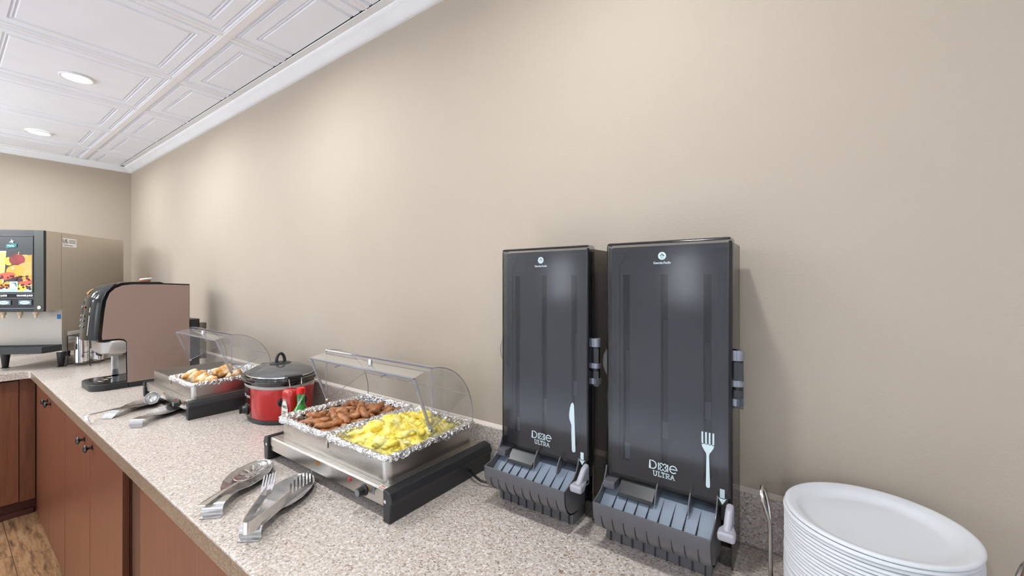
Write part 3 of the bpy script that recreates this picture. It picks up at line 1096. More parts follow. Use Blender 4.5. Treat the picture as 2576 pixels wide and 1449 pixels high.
# ------------------------------------------------------------------ roll-top food warmers
def food_warmer(X, Y, label):
    t = thing('food_warmer', label, 'food warmer', (X, Y, CT), 0, None)
    # side feet
    for sgn in (-1, 1):
        pr = [(0.279, 0.0), (0.303, 0.0), (0.306, 0.038), (0.311, 0.052), (0.303, 0.069), (0.284, 0.0735), (0.279, 0.0735)]
        ft = MB().prism([(sgn * a, b) for a, b in pr], 'y', -0.006, 0.357).build('side_foot', M_BLACKM, t, bevel=0.003, seg=3)
        MB().lathe([(0.0042, 0), (0.0042, 0.001), (0.0016, 0.0016), (0.0, 0.0010)], 14, cap1=False).xf(Matrix.Translation((sgn * 0.2875, -0.006, 0.048)) @ Matrix.Rotation(PI / 2, 4, 'X')).build('screw', M_CHROME, ft)
    # stainless deck with folded front
    dk = MB()
    dk.prism([(0.0, 0.045), (0.0, 0.0665), (0.004, 0.0695), (0.340, 0.0695), (0.340, 0.045)], 'x', -0.279, 0.279)
    dk.box(-0.279, 0.279, 0.012, 0.0135, 0.0693, 0.0703)
    deck = dk.build('deck', M_STEEL, t, bevel=0.0008, seg=2)
    MB().box(-0.275, 0.275, 0.002, 0.338, 0.030, 0.0448).build('heater_box', M_STEEL, t, smooth=False)
    # pan surround: skirt with rounded corners and shallow water pan
    o0 = rrect(-0.245, 0.262, 0.018, 0.325, 0.018)
    o1 = offset_poly(o0, 0.0035)
    o2 = offset_poly(o0, 0.009)

    def rw(o, z):
        return [(a, b, z) for a, b in o]
    oflare = offset_poly(o0, -0.003)
    pn = MB().grid([rw(o0, 0.0698), rw(o0, 0.074), rw(o0, 0.124), rw(offset_poly(o0, 0.001), 0.1268), rw(o1, 0.1272), rw(o2, 0.1262), rw(o2, 0.084)], cu=True)
    pn.poly([(a, b, 0.084) for a, b in o2])
    pan = pn.build('water_pan', M_STEEL, t, ang=35)
    MB().box(0.006, 0.014, 0.0145, 0.0175, 0.098, 0.118).build('spout_tab', M_STEEL, pan, bevel=0.001)
    # control knob, dial plate, pilot light, stains, sticker
    dp = MB().box(0.192, 0.240, -0.0012, 0.0, 0.0475, 0.0660).build('dial_plate', M_HINGE, deck, bevel=0.0005)
    MB().lathe([(0.0085, 0.0), (0.0085, 0.004), (0.005, 0.006), (0.005, 0.012)], 12).xf(Matrix.Translation((0.217, -0.0012, 0.0565)) @ Matrix.Rotation(PI / 2, 4, 'X')).build('dial_shaft', M_BRASS, t)
    kn = MB().lathe([(0.0135, 0.009), (0.0135, 0.013), (0.0115, 0.015), (0.0095, 0.030)], 20).xf(Matrix.Translation((0.217, 0, 0.0565)) @ Matrix.Rotation(PI / 2, 4, 'X')).build('dial_knob', M_BLACK, t, bevel=0.0006)
    MB().lathe([(0.0080, 0.0301), (0.0080, 0.031)], 20).xf(Matrix.Translation((0.217, 0, 0.0565)) @ Matrix.Rotation(PI / 2, 4, 'X')).build('knob_face', M_HINGE, kn)
    MB().lathe([(0.0052, 0.0), (0.0052, 0.0018), (0.0035, 0.0032), (0, 0.0036)], 16, cap1=False).xf(Matrix.Translation((0.142, 0, 0.0565)) @ Matrix.Rotation(PI / 2, 4, 'X')).build('pilot_light', M_REDL, t)
    MB().box(0.252, 0.277, 0.0005, 0.011, 0.0697, 0.0702).build('sticker', M_LABEL, deck, smooth=False)
    MB().box(0.254, 0.275, 0.002, 0.0035, 0.07025, 0.0704).box(0.256, 0.272, 0.006, 0.009, 0.07025, 0.0704).build('sticker_print', M_REDL, deck, smooth=False)
    sp = [(-0.010 + 0.011 * math.cos(a) * (1 + 0.3 * math.sin(3 * a)), 0.0575 + 0.0065 * math.sin(a) * (1 + 0.3 * math.cos(2 * a))) for a in [2 * PI * k / 18 for k in range(18)]]
    MB().poly([(p[0], -0.0004, p[1]) for p in sp]).build('burnt_spot', M_BROWN, deck, smooth=False, recalc=False)
    # fixed rear half of the roll-top lid
    x0, x1 = -0.240, 0.264
    cy, cz, R = 0.160, 0.156, 0.164
    lid = MB()
    A = [90 - 90 * k / 16 for k in range(17)]
    prof = [(cy + R * math.cos(math.radians(a)) * 0.985, cz + R * math.sin(math.radians(a))) for a in A] + [(cy + R * 0.985, 0.1275)]
    lid.grid([[(x0, p[0], p[1]) for p in prof], [(x1, p[0], p[1]) for p in prof]])
    for x in (x0, x1):
        lid.poly([(x, cy, 0.1275), (x, cy, cz + R)] + [(x, p[0], p[1]) for p in prof[1:]])
    L = lid.build('fixed_lid', M_ACRY, t, ang=50, recalc=False)
    MB().tube([(x0, cy, cz + R), (x1, cy, cz + R)], 0.0022, 8).build('lid_edge', M_ACRYB, L)
    for x in (x0, x1):
        e = MB()
        e.tube([(x, cy, 0.1285), (x, cy, cz + R)], 0.0016, 6)
        e.tube([(x, p[0], p[1]) for p in prof], 0.0016, 6)
        e.build('lid_edge', M_ACRYE, L)
    # rolled-back front half
    rx0, rx1, r2 = x0 + 0.006, x1 - 0.006, 0.157
    a1, a0 = 111.0, 24.0
    AA = [a1 + (a0 - a1) * k / 18 for k in range(19)]
    pf = [(cy + r2 * math.cos(math.radians(a)), cz + r2 * math.sin(math.radians(a))) for a in AA]
    rl = MB().grid([[(rx0, p[0], p[1]) for p in pf], [(rx1, p[0], p[1]) for p in pf]])
    for x in (rx0, rx1):
        rl.poly([(x, cy, cz)] + [(x, p[0], p[1]) for p in pf])
    Rl = rl.build('rolling_lid', M_ACRY, t, ang=50, recalc=False)
    ca, sa = math.cos(math.radians(a1)), math.sin(math.radians(a1))
    fy, fz = cy + (r2 - 0.002) * ca, cz + (r2 - 0.002) * sa
    e = MB()
    e.tube([(rx0, cy, cz), (rx0, fy, fz)], 0.0042, 6)
    e.tube([(rx1, cy, cz), (rx1, fy, fz)], 0.0042, 6)
    e.tube([(rx0, fy, fz), (rx1, fy, fz)], 0.0038, 6)
    e.build('lid_rim', M_ACRYE, Rl)
    e = MB()
    cb, sb = math.cos(math.radians(a0)), math.sin(math.radians(a0))
    by, bz = cy + r2 * cb, cz + r2 * sb
    for x in (rx0, rx1):
        e.tube([(x, cy, cz), (x, by, bz)], 0.0012, 6)
    e.tube([(rx0, by, bz), (rx1, by, bz)], 0.0012, 6)
    e.build('lid_rear_rim', M_ACRYE, Rl)
    for x in (-0.10, 0.12):
        MB().tube([(x, cy + 0.142 * ca, cz + 0.142 * sa), (x + 0.022, cy + 0.150 * ca, cz + 0.150 * sa)], 0.003, 6).build('lid_stop', M_ACRYE, Rl)
    ka = math.radians(103)
    ky, kz = cy + r2 * math.cos(ka), cz + r2 * math.sin(ka)
    MB().lathe([(0.0065, 0.0), (0.0065, 0.017), (0.0058, 0.018)], 18, c=(0.05, ky, kz)).build('lid_knob', M_CHROME, Rl)
    for x in (rx0 - 0.0025, rx1 - 0.004):
        MB().lathe([(0.005, 0), (0.005, 0.010), (0.0035, 0.0105)], 14).xf(Matrix.Translation((x, cy, cz)) @ Matrix.Rotation(PI / 2, 4, 'Y')).build('pivot', M_CHROME, L)
    return t


W1 = (-1.066, 0.600)
W2 = (-2.290, 0.587)
fw1 = food_warmer(*W1, 'roll-top steel food warmer holding sausages and scrambled eggs')
fw2 = food_warmer(*W2, 'roll-top steel food warmer holding biscuits, beside the coffee machine')
# power cord of the near warmer
MB().tube([(0.295, 0.270, 0.024), (0.325, 0.255, 0.020), (0.355, 0.250, 0.014), (0.385, 0.262, 0.009), (0.405, 0.295, 0.006), (0.408, 0.335, 0.005), (0.400, 0.368, 0.005)], 0.0034, 8).build('power_cord', M_BLACK, fw1)


# ------------------------------------------------------------------ foil pans
def foil_pan(x0, x1, y0, y1, z, loc, label, seed, floor=-0.045):
    rnd = random.Random(seed)
    t = thing('foil_pan', label, 'foil pan', loc)
    N = 150
    base = rrect(x0, x1, y0, y1, 0.022, 5)
    # resample the outline evenly
    seg = []
    L = 0
    for i in range(len(base)):
        a, b = Vector(base[i]), Vector(base[(i + 1) % len(base)])
        seg.append((L, a, b))
        L += (b - a).length
    pts = []
    for k in range(N):
        s = L * k / N
        for (l0, a, b) in reversed(seg):
            if s >= l0:
                q = (s - l0) / max(1e-9, (b - a).length)
                pts.append(tuple(a.lerp(b, min(q, 1))))
                break
    prof = [(0.004, -0.018), (-0.002, -0.013), (-0.004, -0.006), (-0.003, 0.001), (0.002, 0.0035), (0.008, 0.003), (0.013, 0.0), (0.016, -0.010), (0.019, -0.025), (0.024, floor)]
    rows = []
    hang = [rnd.uniform(0.35, 1.25) for _ in range(N)]
    hang = [(hang[k - 1] + hang[k] + hang[(k + 1) % N] + 0.6 * hang[(k + 5) % N]) / 3.6 for k in range(N)]
    for pi_, (d, dz) in enumerate(prof):
        o = offset_poly(pts, d)
        amp = 0.0026 if pi_ < 7 else 0.0015
        row = []
        for k, (a, b) in enumerate(o):
            zz = dz * (hang[k] if pi_ < 3 else 1)
            row.append((a + rnd.uniform(-amp, amp), b + rnd.uniform(-amp, amp), z + zz + rnd.uniform(-amp, amp) * 0.9))
        rows.append(row)
    fb = MB().grid(rows, cu=True)
    n0 = len(fb.v) - N
    fb.f.append(tuple(range(n0, n0 + N)))
    fb.mi.append(0)
    fb.build('foil_liner', M_FOIL, t, smooth=False)
    return t


L1 = (W1[0], W1[1], CT)
L2 = (W2[0], W2[1], CT)
foil_pan(-0.252, 0.0005, 0.010, 0.330, 0.1345, L1, 'crinkled foil pan full of sausages in the near food warmer', 3)
foil_pan(0.0105, 0.270, 0.010, 0.330, 0.1345, L1, 'crinkled foil pan full of scrambled eggs in the near food warmer', 4)
foil_pan(0.008, 0.270, 0.010, 0.330, 0.1345, L2, 'crinkled foil pan of biscuits in the far food warmer', 5)


# ------------------------------------------------------------------ sausages
def sausages():
    rnd = random.Random(21)
    NS = 44
    r = 0.0106
    xs0, xs1, ys0, ys1 = W1[0] - 0.222, W1[0] - 0.026, W1[1] + 0.040, W1[1] + 0.300
    zf = CT + 0.092
    items = []
    for i in range(NS):
        lay = i // 13
        ln = rnd.uniform(0.078, 0.094)
        # loosely sorted orientations, as they were tipped in
        a = rnd.choice((0.55, 0.9, 1.2, -0.4, 2.3, 0.75)) + rnd.uniform(-0.45, 0.45)
        c = Vector((rnd.uniform(xs0 + 0.03, xs1 - 0.03), rnd.uniform(ys0 + 0.03, ys1 - 0.03), zf + r + lay * 0.021))
        d = Vector((math.cos(a), math.sin(a), rnd.uniform(-0.15, 0.25))).normalized()
        items.append([c, d, ln])
    OFF = (-0.46, -0.23, 0.0, 0.23, 0.46)
    for it in range(160):
        acc = [Vector((0, 0, 0)) for _ in items]
        tor = [Vector((0, 0, 0)) for _ in items]
        P = [[c + d * (ln - 2 * r) * k for k in OFF] for c, d, ln in items]
        for i in range(NS):
            for j in range(i + 1, NS):
                if (items[i][0] - items[j][0]).length > 0.09:
                    continue
                for a in range(5):
                    for b in range(5):
                        v = P[i][a] - P[j][b]
                        L = v.length
                        if L < 2 * r:
                            if L < 1e-6:
                                v = Vector((0, 0, 1e-3))
                                L = 1e-3
                            push = v * ((2 * r - L) / L * 0.16)
                            acc[i] += push
                            acc[j] -= push
                            tor[i] += push * OFF[a] * 6
                            tor[j] -= push * OFF[b] * 6
        for i in range(NS):
            c, d, ln = items[i]
            c = c + acc[i] + Vector((0, 0, -0.0012))
            d = (d + tor[i] * (1.0 / ln) * 0.5)
            d.z *= 0.985
            d.normalize()
            h = abs(d.x) * ln / 2
            c.x = min(max(c.x, xs0 + h * 0.9 + 0.002), xs1 - h * 0.9 - 0.002)
            h = abs(d.y) * ln / 2
            c.y = min(max(c.y, ys0 + h * 0.9 + 0.002), ys1 - h * 0.9 - 0.002)
            c.z = max(c.z, zf + r + abs(d.z) * ln * 0.4)
            items[i] = [c, d, ln]
    for c, d, ln in items:
        b = MB()
        bend = rnd.uniform(-0.006, 0.006)
        side = d.cross(Vector((0, 0, 1))).normalized()
        path, rad = [], []
        n = 11
        for k in range(n):
            s = k / (n - 1) * 2 - 1
            path.append(d * (s * ln / 2) + side * bend * (1 - s * s))
            e = max(0.0, 1 - abs(s) ** 7) ** 0.5
            rad.append(max(0.0012, r * e * (1 + 0.05 * math.sin(k * 1.7 + bend * 900) + rnd.uniform(-0.03, 0.03))))
        b.tube(path, rad, 12)
        for i in range(len(b.v)):
            v = Vector(b.v[i])
            q = mnoise.noise((v + c) * 110) * 0.0011
            b.v[i] = tuple(v + v.normalized() * q)
        tag(b.build('sausage_link', M_SAUS, ang=80, loc=tuple(c)), 'small browned sausage link piled in the foil pan', 'sausage', 'sausage links in the foil pan')


sausages()


# ------------------------------------------------------------------ scrambled eggs (a heap nobody could count)
def eggs():
    x0, x1, y0, y1 = 0.030, 0.250, 0.032, 0.306
    nx, ny = 150, 190
    rows = []
    for j in range(ny + 1):
        row = []
        for i in range(nx + 1):
            u, v = i / nx, j / ny
            x, y = x0 + (x1 - x0) * u, y0 + (y1 - y0) * v
            ex = min(u, 1 - u) * (x1 - x0)
            ey = min(v, 1 - v) * (y1 - y0)
            edge = min(1.0, min(ex, ey) / 0.045)
            edge = edge * (2 - edge)
            dome = 0.104 + 0.030 * edge + 0.020 * math.exp(-((u - 0.42) / 0.40) ** 2 - ((v - 0.55) / 0.36) ** 2)
            dome -= 0.012 * max(0.0, (u - 0.72) / 0.28)
            p = Vector((x, y, 0.3))
            p2 = p + Vector((mnoise.noise(p * 40), mnoise.noise(p * 40 + Vector((7, 3, 1))), 0)) * 0.011
            dd, _ = mnoise.voronoi(p2 * 34)
            dd2, _ = mnoise.voronoi(p2 * 75 + Vector((3, 9, 2)))
            lump = (dd[1] - dd[0])
            lump2 = (dd2[1] - dd2[0])
            z = dome + 0.016 * (min(lump, 0.55) - 0.22) * (0.3 + 0.7 * edge) + 0.0055 * (min(lump2, 0.5) - 0.2) + 0.012 * mnoise.noise(p * 28) * edge + 0.0022 * mnoise.noise(p * 140)
            row.append((x, y, z))
        rows.append(row)
    b = MB().grid(rows)
    base = [(x0, y0), (x1, y0), (x1, y1), (x0, y1)]
    b.prism(base, 'z', 0.092, 0.100)
    # loose curds
    rnd = random.Random(5)
    for k in range(95):
        u, v = rnd.uniform(0.06, 0.94), rnd.uniform(0.05, 0.95)
        i, j = int(u * nx), int(v * ny)
        c = Vector(rows[j][i])
        s = rnd.uniform(0.006, 0.017)
        q = Vector((rnd.uniform(0.7, 1.5), rnd.uniform(0.7, 1.5), rnd.uniform(0.4, 0.75)))
        th = rnd.uniform(0, PI)
        tilt = rnd.uniform(-0.5, 0.5)
        rws = []
        for a in range(9):
            la = -PI / 2 + PI * a / 8
            rw = []
            for m in range(14):
                lo = 2 * PI * m / 14
                d = Vector((math.cos(la) * math.cos(lo) * q.x, math.cos(la) * math.sin(lo) * q.y, math.sin(la) * q.z)) * s
                d *= 1 + 0.45 * mnoise.noise(d * 95 + c * 70) + 0.18 * mnoise.noise(d * 230 + c * 50)
                d.rotate(Matrix.Rotation(tilt, 3, 'X'))
                d.rotate(Matrix.Rotation(th, 3, 'Z'))
                rw.append(tuple(c + d))
            rws.append(rw)
        b.grid(rws, cu=True)
    o = b.build('scrambled_eggs', M_EGG, ang=180, loc=L1)
    tag(o, 'heap of bright yellow scrambled eggs in a foil pan', 'eggs', None, 'stuff')


eggs()


# ------------------------------------------------------------------ biscuits
def biscuits():
    spots = [(0.062, 0.075, 0.128, 0.55, -0.9, 'pale-sided golden biscuit at the open end of the row, nearest the empty pan'),
             (0.118, 0.085, 0.128, 0.62, -0.7, 'golden biscuit leaning second in the row of the far foil pan'),
             (0.176, 0.085, 0.126, 0.6, -0.75, 'golden biscuit leaning third in the row of the far foil pan'),
             (0.150, 0.175, 0.146, 0.5, -0.6, 'browned biscuit on top at the back of the far foil pan'),
             (0.226, 0.090, 0.118, 0.2, -0.4, 'golden biscuit lying lowest beside the slow cooker end of the pan'),
             (0.215, 0.190, 0.128, 0.35, 0.4, 'pale biscuit behind the clear lid, beyond the browned one'),
             (0.085, 0.180, 0.124, 0.3, 0.9, 'biscuit half hidden behind the leaning row in the far foil pan')]
    for k, (x, y, z, tilt, rz, lab) in enumerate(spots):
        prof = [(0.0, -0.016), (0.024, -0.016), (0.030, -0.012), (0.0315, -0.004), (0.0300, 0.001), (0.0320, 0.006), (0.0305, 0.012), (0.024, 0.0165), (0.012, 0.019), (0.0, 0.0195)]
        prof = [(r * 1.02, z * 1.32) for r, z in prof]
        b = MB().lathe(prof, 30, cap0=False, cap1=False)
        for i in range(len(b.v)):
            v = Vector(b.v[i])
            v *= 1 + 0.16 * mnoise.noise(v * 45 + Vector((k * 5.1, 0, 0))) + 0.06 * mnoise.noise(v * 140 + Vector((k, 3, 0)))
            b.v[i] = tuple(v)
        o = b.build('biscuit', M_BISC, ang=180, loc=(W2[0] + x, W2[1] + y, CT + z), rot=(tilt, 0.25 * (-1) ** k, rz))
        tag(o, lab, 'biscuit', 'biscuits in the far food warmer')


biscuits()


# ------------------------------------------------------------------ slow cooker
def slow_cooker():
    t = thing('slow_cooker', 'red oval slow cooker with black rim and glass lid between the food warmers', 'slow cooker', (-1.772, 0.832, CT), math.radians(-10))
    A, B = 0.153, 0.115
    n = 64

    def el(prof, mat, name, par=t, **k):
        return MB().lathe([(r, z) for r, z in prof], n, sx=A, sy=B, **k).build(name, mat, par, ang=35)
    el([(0.93, 0.0), (1.0, 0.003), (1.01, 0.012), (1.0, 0.017)], M_BLACKM, 'foot_ring')
    body = el([(0.985, 0.016), (1.015, 0.022), (1.04, 0.06), (1.055, 0.10), (1.065, 0.137)], M_RED, 'body')
    el([(1.065, 0.137), (1.075, 0.139), (1.08, 0.147), (1.07, 0.149)], M_GREYBAND, 'top_band')
    el([(1.03, 0.147), (1.10, 0.150), (1.13, 0.158), (1.175, 0.162), (1.185, 0.168), (1.175, 0.174), (1.12, 0.177), (1.07, 0.172), (0.98, 0.170), (0.9, 0.165)], M_RIM, 'stoneware_rim', cap1=False)
    lid = el([(1.06, 0.171), (1.065, 0.175), (1.055, 0.179), (1.035, 0.180)], M_RIM, 'lid', cap0=False, cap1=False)
    el([(1.04, 0.1795), (1.03, 0.184), (0.9, 0.193), (0.7, 0.203), (0.45, 0.210), (0.2, 0.2135), (0.0, 0.214)], M_LID, 'lid_glass', lid, cap0=False, cap1=False)
    el([(1.05, 0.1785), (1.042, 0.1825), (1.03, 0.181)], M_CHROME, 'lid_band', lid, cap0=False, cap1=False)
    MB().lathe([(0.0, 0.2105), (0.036, 0.2115), (0.040, 0.2135), (0.034, 0.2165), (0.020, 0.2195), (0.0, 0.2215)], 28, cap0=False, cap1=False).build('knob_base', M_BLACK, lid)
    pts = [(0.0, 0.0155 * math.cos(a), 0.2185 + 0.034 * math.sin(a)) for a in [math.radians(-4 + 188 * k / 16) for k in range(17)]]
    MB().tube(pts, [0.0062 - 0.0008 * math.sin(PI * k / 16) for k in range(17)], 10).build('lid_knob', M_BLACK, lid)
    # end handles: oval plate with an arched grip
    for sg in (-1, 1):
        x = sg * A * 1.045
        ov = MB().prism([(0.052 * math.cos(a), 0.0875 + 0.027 * math.sin(a)) for a in [2 * PI * k / 32 for k in range(32)]], 'x', x - sg * 0.014, x + sg * 0.0015)
        hd = ov.build('handle', M_BLACKM, t, bevel=0.002)
        MB().tube([(x, -0.034, 0.092), (x + sg * 0.016, -0.030, 0.094), (x + sg * 0.024, -0.018, 0.095), (x + sg * 0.026, 0, 0.095), (x + sg * 0.024, 0.018, 0.095), (x + sg * 0.016, 0.030, 0.094), (x, 0.034, 0.092)], 0.0085, 10).build('grip', M_BLACK, hd)
        # lid clip with wire bail
        cx = sg * A * 1.10
        ck = MB().box(min(cx - 0.018, cx + 0.018), max(cx - 0.018, cx + 0.018), -0.028, 0.028, 0.174, 0.190).build('clip', M_BLACK, t, bevel=0.004, seg=3)
        MB().tube([(cx + sg * 0.006, -0.022, 0.186), (cx + sg * 0.020, -0.022, 0.178), (cx + sg * 0.026, -0.020, 0.150), (cx + sg * 0.016, -0.016, 0.132), (cx + sg * 0.013, 0, 0.127), (cx + sg * 0.016, 0.016, 0.132), (cx + sg * 0.026, 0.020, 0.150), (cx + sg * 0.020, 0.022, 0.178), (cx + sg * 0.006, 0.022, 0.186)], 0.0018, 6).build('wire_bail', M_WIRE, ck)
    # dark control strip wrapping the front, dial and lettering
    rows = []
    for k in range(13):
        a = math.radians(-112 + 36 * k / 12)
        rows.append([(A * s * math.cos(a), B * s * math.sin(a), z) for s, z in ((1.02, 0.020), (1.046, 0.06), (1.061, 0.10), (1.0705, 0.1365))])
    cp = MB().grid(rows).build('control_panel', simple('dark_red_panel', lin(62, 14, 16), 0.2, coat=0.5), t, ang=60)
    dz = 0.048
    dy = -B * 1.04
    dl = MB().lathe([(0.023, 0.0), (0.023, 0.004), (0.017, 0.006), (0.015, 0.016), (0.012, 0.018)], 26).xf(Matrix.Translation((0.0, dy, dz)) @ Matrix.Rotation(PI / 2, 4, 'X')).build('dial', M_BLACK, t, bevel=0.0008)
    MB().box(-0.004, 0.004, dy - 0.026, dy - 0.014, dz - 0.014, dz + 0.014).build('dial_grip', M_GLOSSBK, dl, bevel=0.002)
    me = text_mesh('crock-pot', 0.019)
    for v in me.vertices:
        u, vv = v.co.x, v.co.y
        a = math.radians(-90) + u / 0.142
        v.co = (A * 1.066 * math.cos(a), B * 1.066 * math.sin(a), 0.104 + vv)
    me.materials.append(M_PRINTW)
    link('lettering', me, cp)


slow_cooker()


# ------------------------------------------------------------------ sauce bottles
def bottles():
    k = thing('ketchup_bottle', 'red upside-down ketchup bottle with white label in front of the slow cooker', 'bottle', (-1.529, 0.754, CT), math.radians(2))
    sec = [(0.015, 0.0, 0.014), (0.018, 0.004, 0.016), (0.018, 0.022, 0.016), (0.022, 0.026, 0.018), (0.028, 0.040, 0.020), (0.031, 0.07, 0.0215), (0.0305, 0.10, 0.021), (0.0325, 0.128, 0.0225), (0.0315, 0.148, 0.022), (0.027, 0.156, 0.0185), (0.018, 0.1585, 0.012)]
    rows = []
    for a, z, b in sec:
        row = []
        for q in range(32):
            th = 2 * PI * q / 32
            ct_, st_ = math.cos(th), math.sin(th)
            row.append((a * math.copysign(abs(ct_) ** 0.6, ct_), b * math.copysign(abs(st_) ** 0.6, st_), z))
        rows.append(row)
    bd = MB().grid(rows[3:], cu=True)
    bd.f.append(tuple(len(bd.v) - 32 + q for q in range(32)))
    bd.mi.append(0)
    body = bd.build('bottle_body', M_KETCH, k, ang=50)
    cp = MB().grid(rows[:4], cu=True)
    cp.f.append(tuple(31 - q for q in range(32)))
    cp.mi.append(0)
    cp.build('cap', M_WHITE, k, ang=40)
    yl = -0.0232

    def mp(u, v):
        return (u, yl + 0.0006 + 0.10 * u * u, v)
    lb = MB()
    out = [(-0.022, 0.050), (0.022, 0.050), (0.022, 0.095), (0.018, 0.101), (0.018, 0.108), (0.012, 0.116), (0.012, 0.124), (-0.012, 0.124), (-0.012, 0.116), (-0.018, 0.108), (-0.018, 0.101), (-0.022, 0.095)]
    lb.poly(out, mp, 0)
    lb.ribbon([(p[0] * 0.90, 0.087 + (p[1] - 0.087) * 0.93) for p in out], 0.0012, lambda u, v: (u, yl + 0.0002 + 0.10 * u * u, v), 1, closed=True)
    lab = lb.build('label', [M_LABEL, M_LABELBK], body, smooth=False, recalc=False)
    text('lettering', 'HEINZ', 0.0135, M_LABELBK, lab, (0, yl - 0.0002, 0.098), (PI / 2, 0, 0), sx=0.75, bold=0.0003)
    text('lettering', 'TOMATO\nKETCHUP', 0.0075, M_LABELBK, lab, (0, yl - 0.0002, 0.076), (PI / 2, 0, 0), sx=0.8, bold=0.0002)
    s = thing('hot_sauce_bottle', 'small green glass sauce bottle with a red cap beside the ketchup', 'bottle', (-1.462, 0.756, CT))
    gb = MB().lathe([(0.026, 0.0), (0.0275, 0.003), (0.0275, 0.080), (0.0265, 0.088), (0.0215, 0.098), (0.0155, 0.107), (0.0125, 0.114), (0.0120, 0.120), (0.0125, 0.130), (0.0130, 0.150), (0.0120, 0.156)], 28).build('bottle_glass', M_GREENG, s)
    MB().lathe([(0.0135, 0.152), (0.0138, 0.153), (0.0138, 0.171), (0.0130, 0.1725)], 28).build('cap', M_REDCAP, s, bevel=0.0006)
    rows = []
    for q in range(17):
        a = math.radians(-170 + 160 * q / 16)
        rows.append([(0.0279 * math.cos(a), 0.0279 * math.sin(a), 0.02), (0.0279 * math.cos(a), 0.0279 * math.sin(a), 0.072)])
    MB().grid(rows).build('label', M_LABEL, gb)
    me = text_mesh('TABASCO', 0.009, 0.0003)
    for v in me.vertices:
        u, vv = v.co.x, v.co.y
        cu, su = math.cos(1.05), math.sin(1.05)
        u2, v2 = u * cu - vv * su, u * su + vv * cu
        a = math.radians(-32) + u2 / 0.0133
        v.co = (0.0136 * math.cos(a), 0.0136 * math.sin(a), 0.130 + v2)
    me.materials.append(M_PRINTW)
    link('lettering', me, gb)


bottles()


# ------------------------------------------------------------------ serving utensils
def strip(rows_fn, n, th, name, mat, par):
    """bent sheet metal: rows_fn(s) gives a row of points across; thickened along the averaged normal"""
    rows = [rows_fn(i / (n - 1)) for i in range(n)]
    m = len(rows[0])
    nr = []
    for i in range(n):
        r = []
        for j in range(m):
            a = Vector(rows[min(i + 1, n - 1)][j]) - Vector(rows[max(i - 1, 0)][j])
            b = Vector(rows[i][min(j + 1, m - 1)]) - Vector(rows[i][max(j - 1, 0)])
            q = a.cross(b)
            r.append(q.normalized() if q.length > 1e-12 else Vector((0, 0, 1)))
        nr.append(r)
    top = [[tuple(Vector(rows[i][j]) + nr[i][j] * th / 2) for j in range(m)] for i in range(n)]
    bot = [[tuple(Vector(rows[i][j]) - nr[i][j] * th / 2) for j in range(m)] for i in range(n)]
    loop = [top[i] + bot[i][::-1] for i in range(n)]
    b = MB().grid(loop, cu=True)
    k = 2 * m
    b.f.append(tuple(range(k)))
    b.mi.append(0)
    b.f.append(tuple(len(b.v) - 1 - q for q in range(k)))
    b.mi.append(0)
    return b.build(name, mat, par, ang=45)


def interp(tab, s):
    for (s0, *a), (s1, *b) in zip(tab, tab[1:]):
        if s <= s1:
            q = (s - s0) / (s1 - s0)
            q = q * q * (3 - 2 * q)
            return [x + (y - x) * q for x, y in zip(a, b)]
    return list(tab[-1][1:])


def spoon_rest(foot, tip, label, hook=True, L=None):
    fx, fy = foot
    dx, dy = tip[0] - fx, tip[1] - fy
    L = L or math.hypot(dx, dy)
    ang = math.atan2(dy, dx)
    t = thing('spoon_rest', label, 'spoon rest', (fx, fy, CT), ang, 'steel spoon rests on the worktop')
    # s, along, half width, height of centre line, dish depth at the edges
    if hook:
        tab0 = [(0, -0.006, 0.0225, 0.0012), (0.02, 0.003, 0.0225, 0.0015), (0.035, 0.0055, 0.0225, 0.005), (0.06, 0.0035, 0.0225, 0.012), (0.085, 0.004, 0.0225, 0.019), (0.11, 0.009, 0.0225, 0.0255), (0.14, 0.018, 0.0225, 0.0275)]
    else:
        tab0 = [(0, 0.0, 0.0225, 0.0015), (0.05, 0.010, 0.0225, 0.0075), (0.10, 0.022, 0.0225, 0.0165), (0.14, 0.034, 0.0225, 0.0225)]
    table = [(s, a, hw, z, 0.0) for s, a, hw, z in tab0]
    table += [(0.24, 0.050, 0.0215, 0.0270 if hook else 0.024, 0.0), (0.34, 0.082, 0.0215, 0.0190, 0.002), (0.44, 0.112, 0.0370, 0.0095, 0.008), (0.56, 0.148, 0.0490, 0.0040, 0.014), (0.69, 0.188, 0.0525, 0.0025, 0.0165), (0.81, 0.225, 0.0465, 0.0035, 0.0145), (0.91, 0.255, 0.0330, 0.0075, 0.0095), (0.97, 0.271, 0.0190, 0.0125, 0.005), (1.0, 0.277, 0.0040, 0.0165, 0.0012)]
    k = L / 0.277
    m = 13

    def row(s):
        a, hw, z, dp = interp(table, s)
        out = []
        for j in range(m):
            u = -1 + 2 * j / (m - 1)
            out.append((a * k, u * hw, z + dp * abs(u) ** 2.2))
        return out
    strip(row, 70, 0.0012, 'dish', M_DISH, t)
    return t, ang


sr1, a1 = spoon_rest((-1.124, 0.373), (-1.318, 0.572), 'steel spoon rest cradling the slotted spoon')
sr2, a2 = spoon_rest((-0.958, 0.386), (-1.131, 0.597), 'steel spoon rest under the tongs, nearest the worktop edge and warmer knob')
sr3, a3 = spoon_rest((-2.277, 0.398), (-2.437, 0.613), 'steel spoon rest holding the small ladle near the coffee machine', hook=False)
sr4, a4 = spoon_rest((-2.052, 0.437), (-2.243, 0.6385), 'empty steel spoon rest tucked against the far warmer knob')


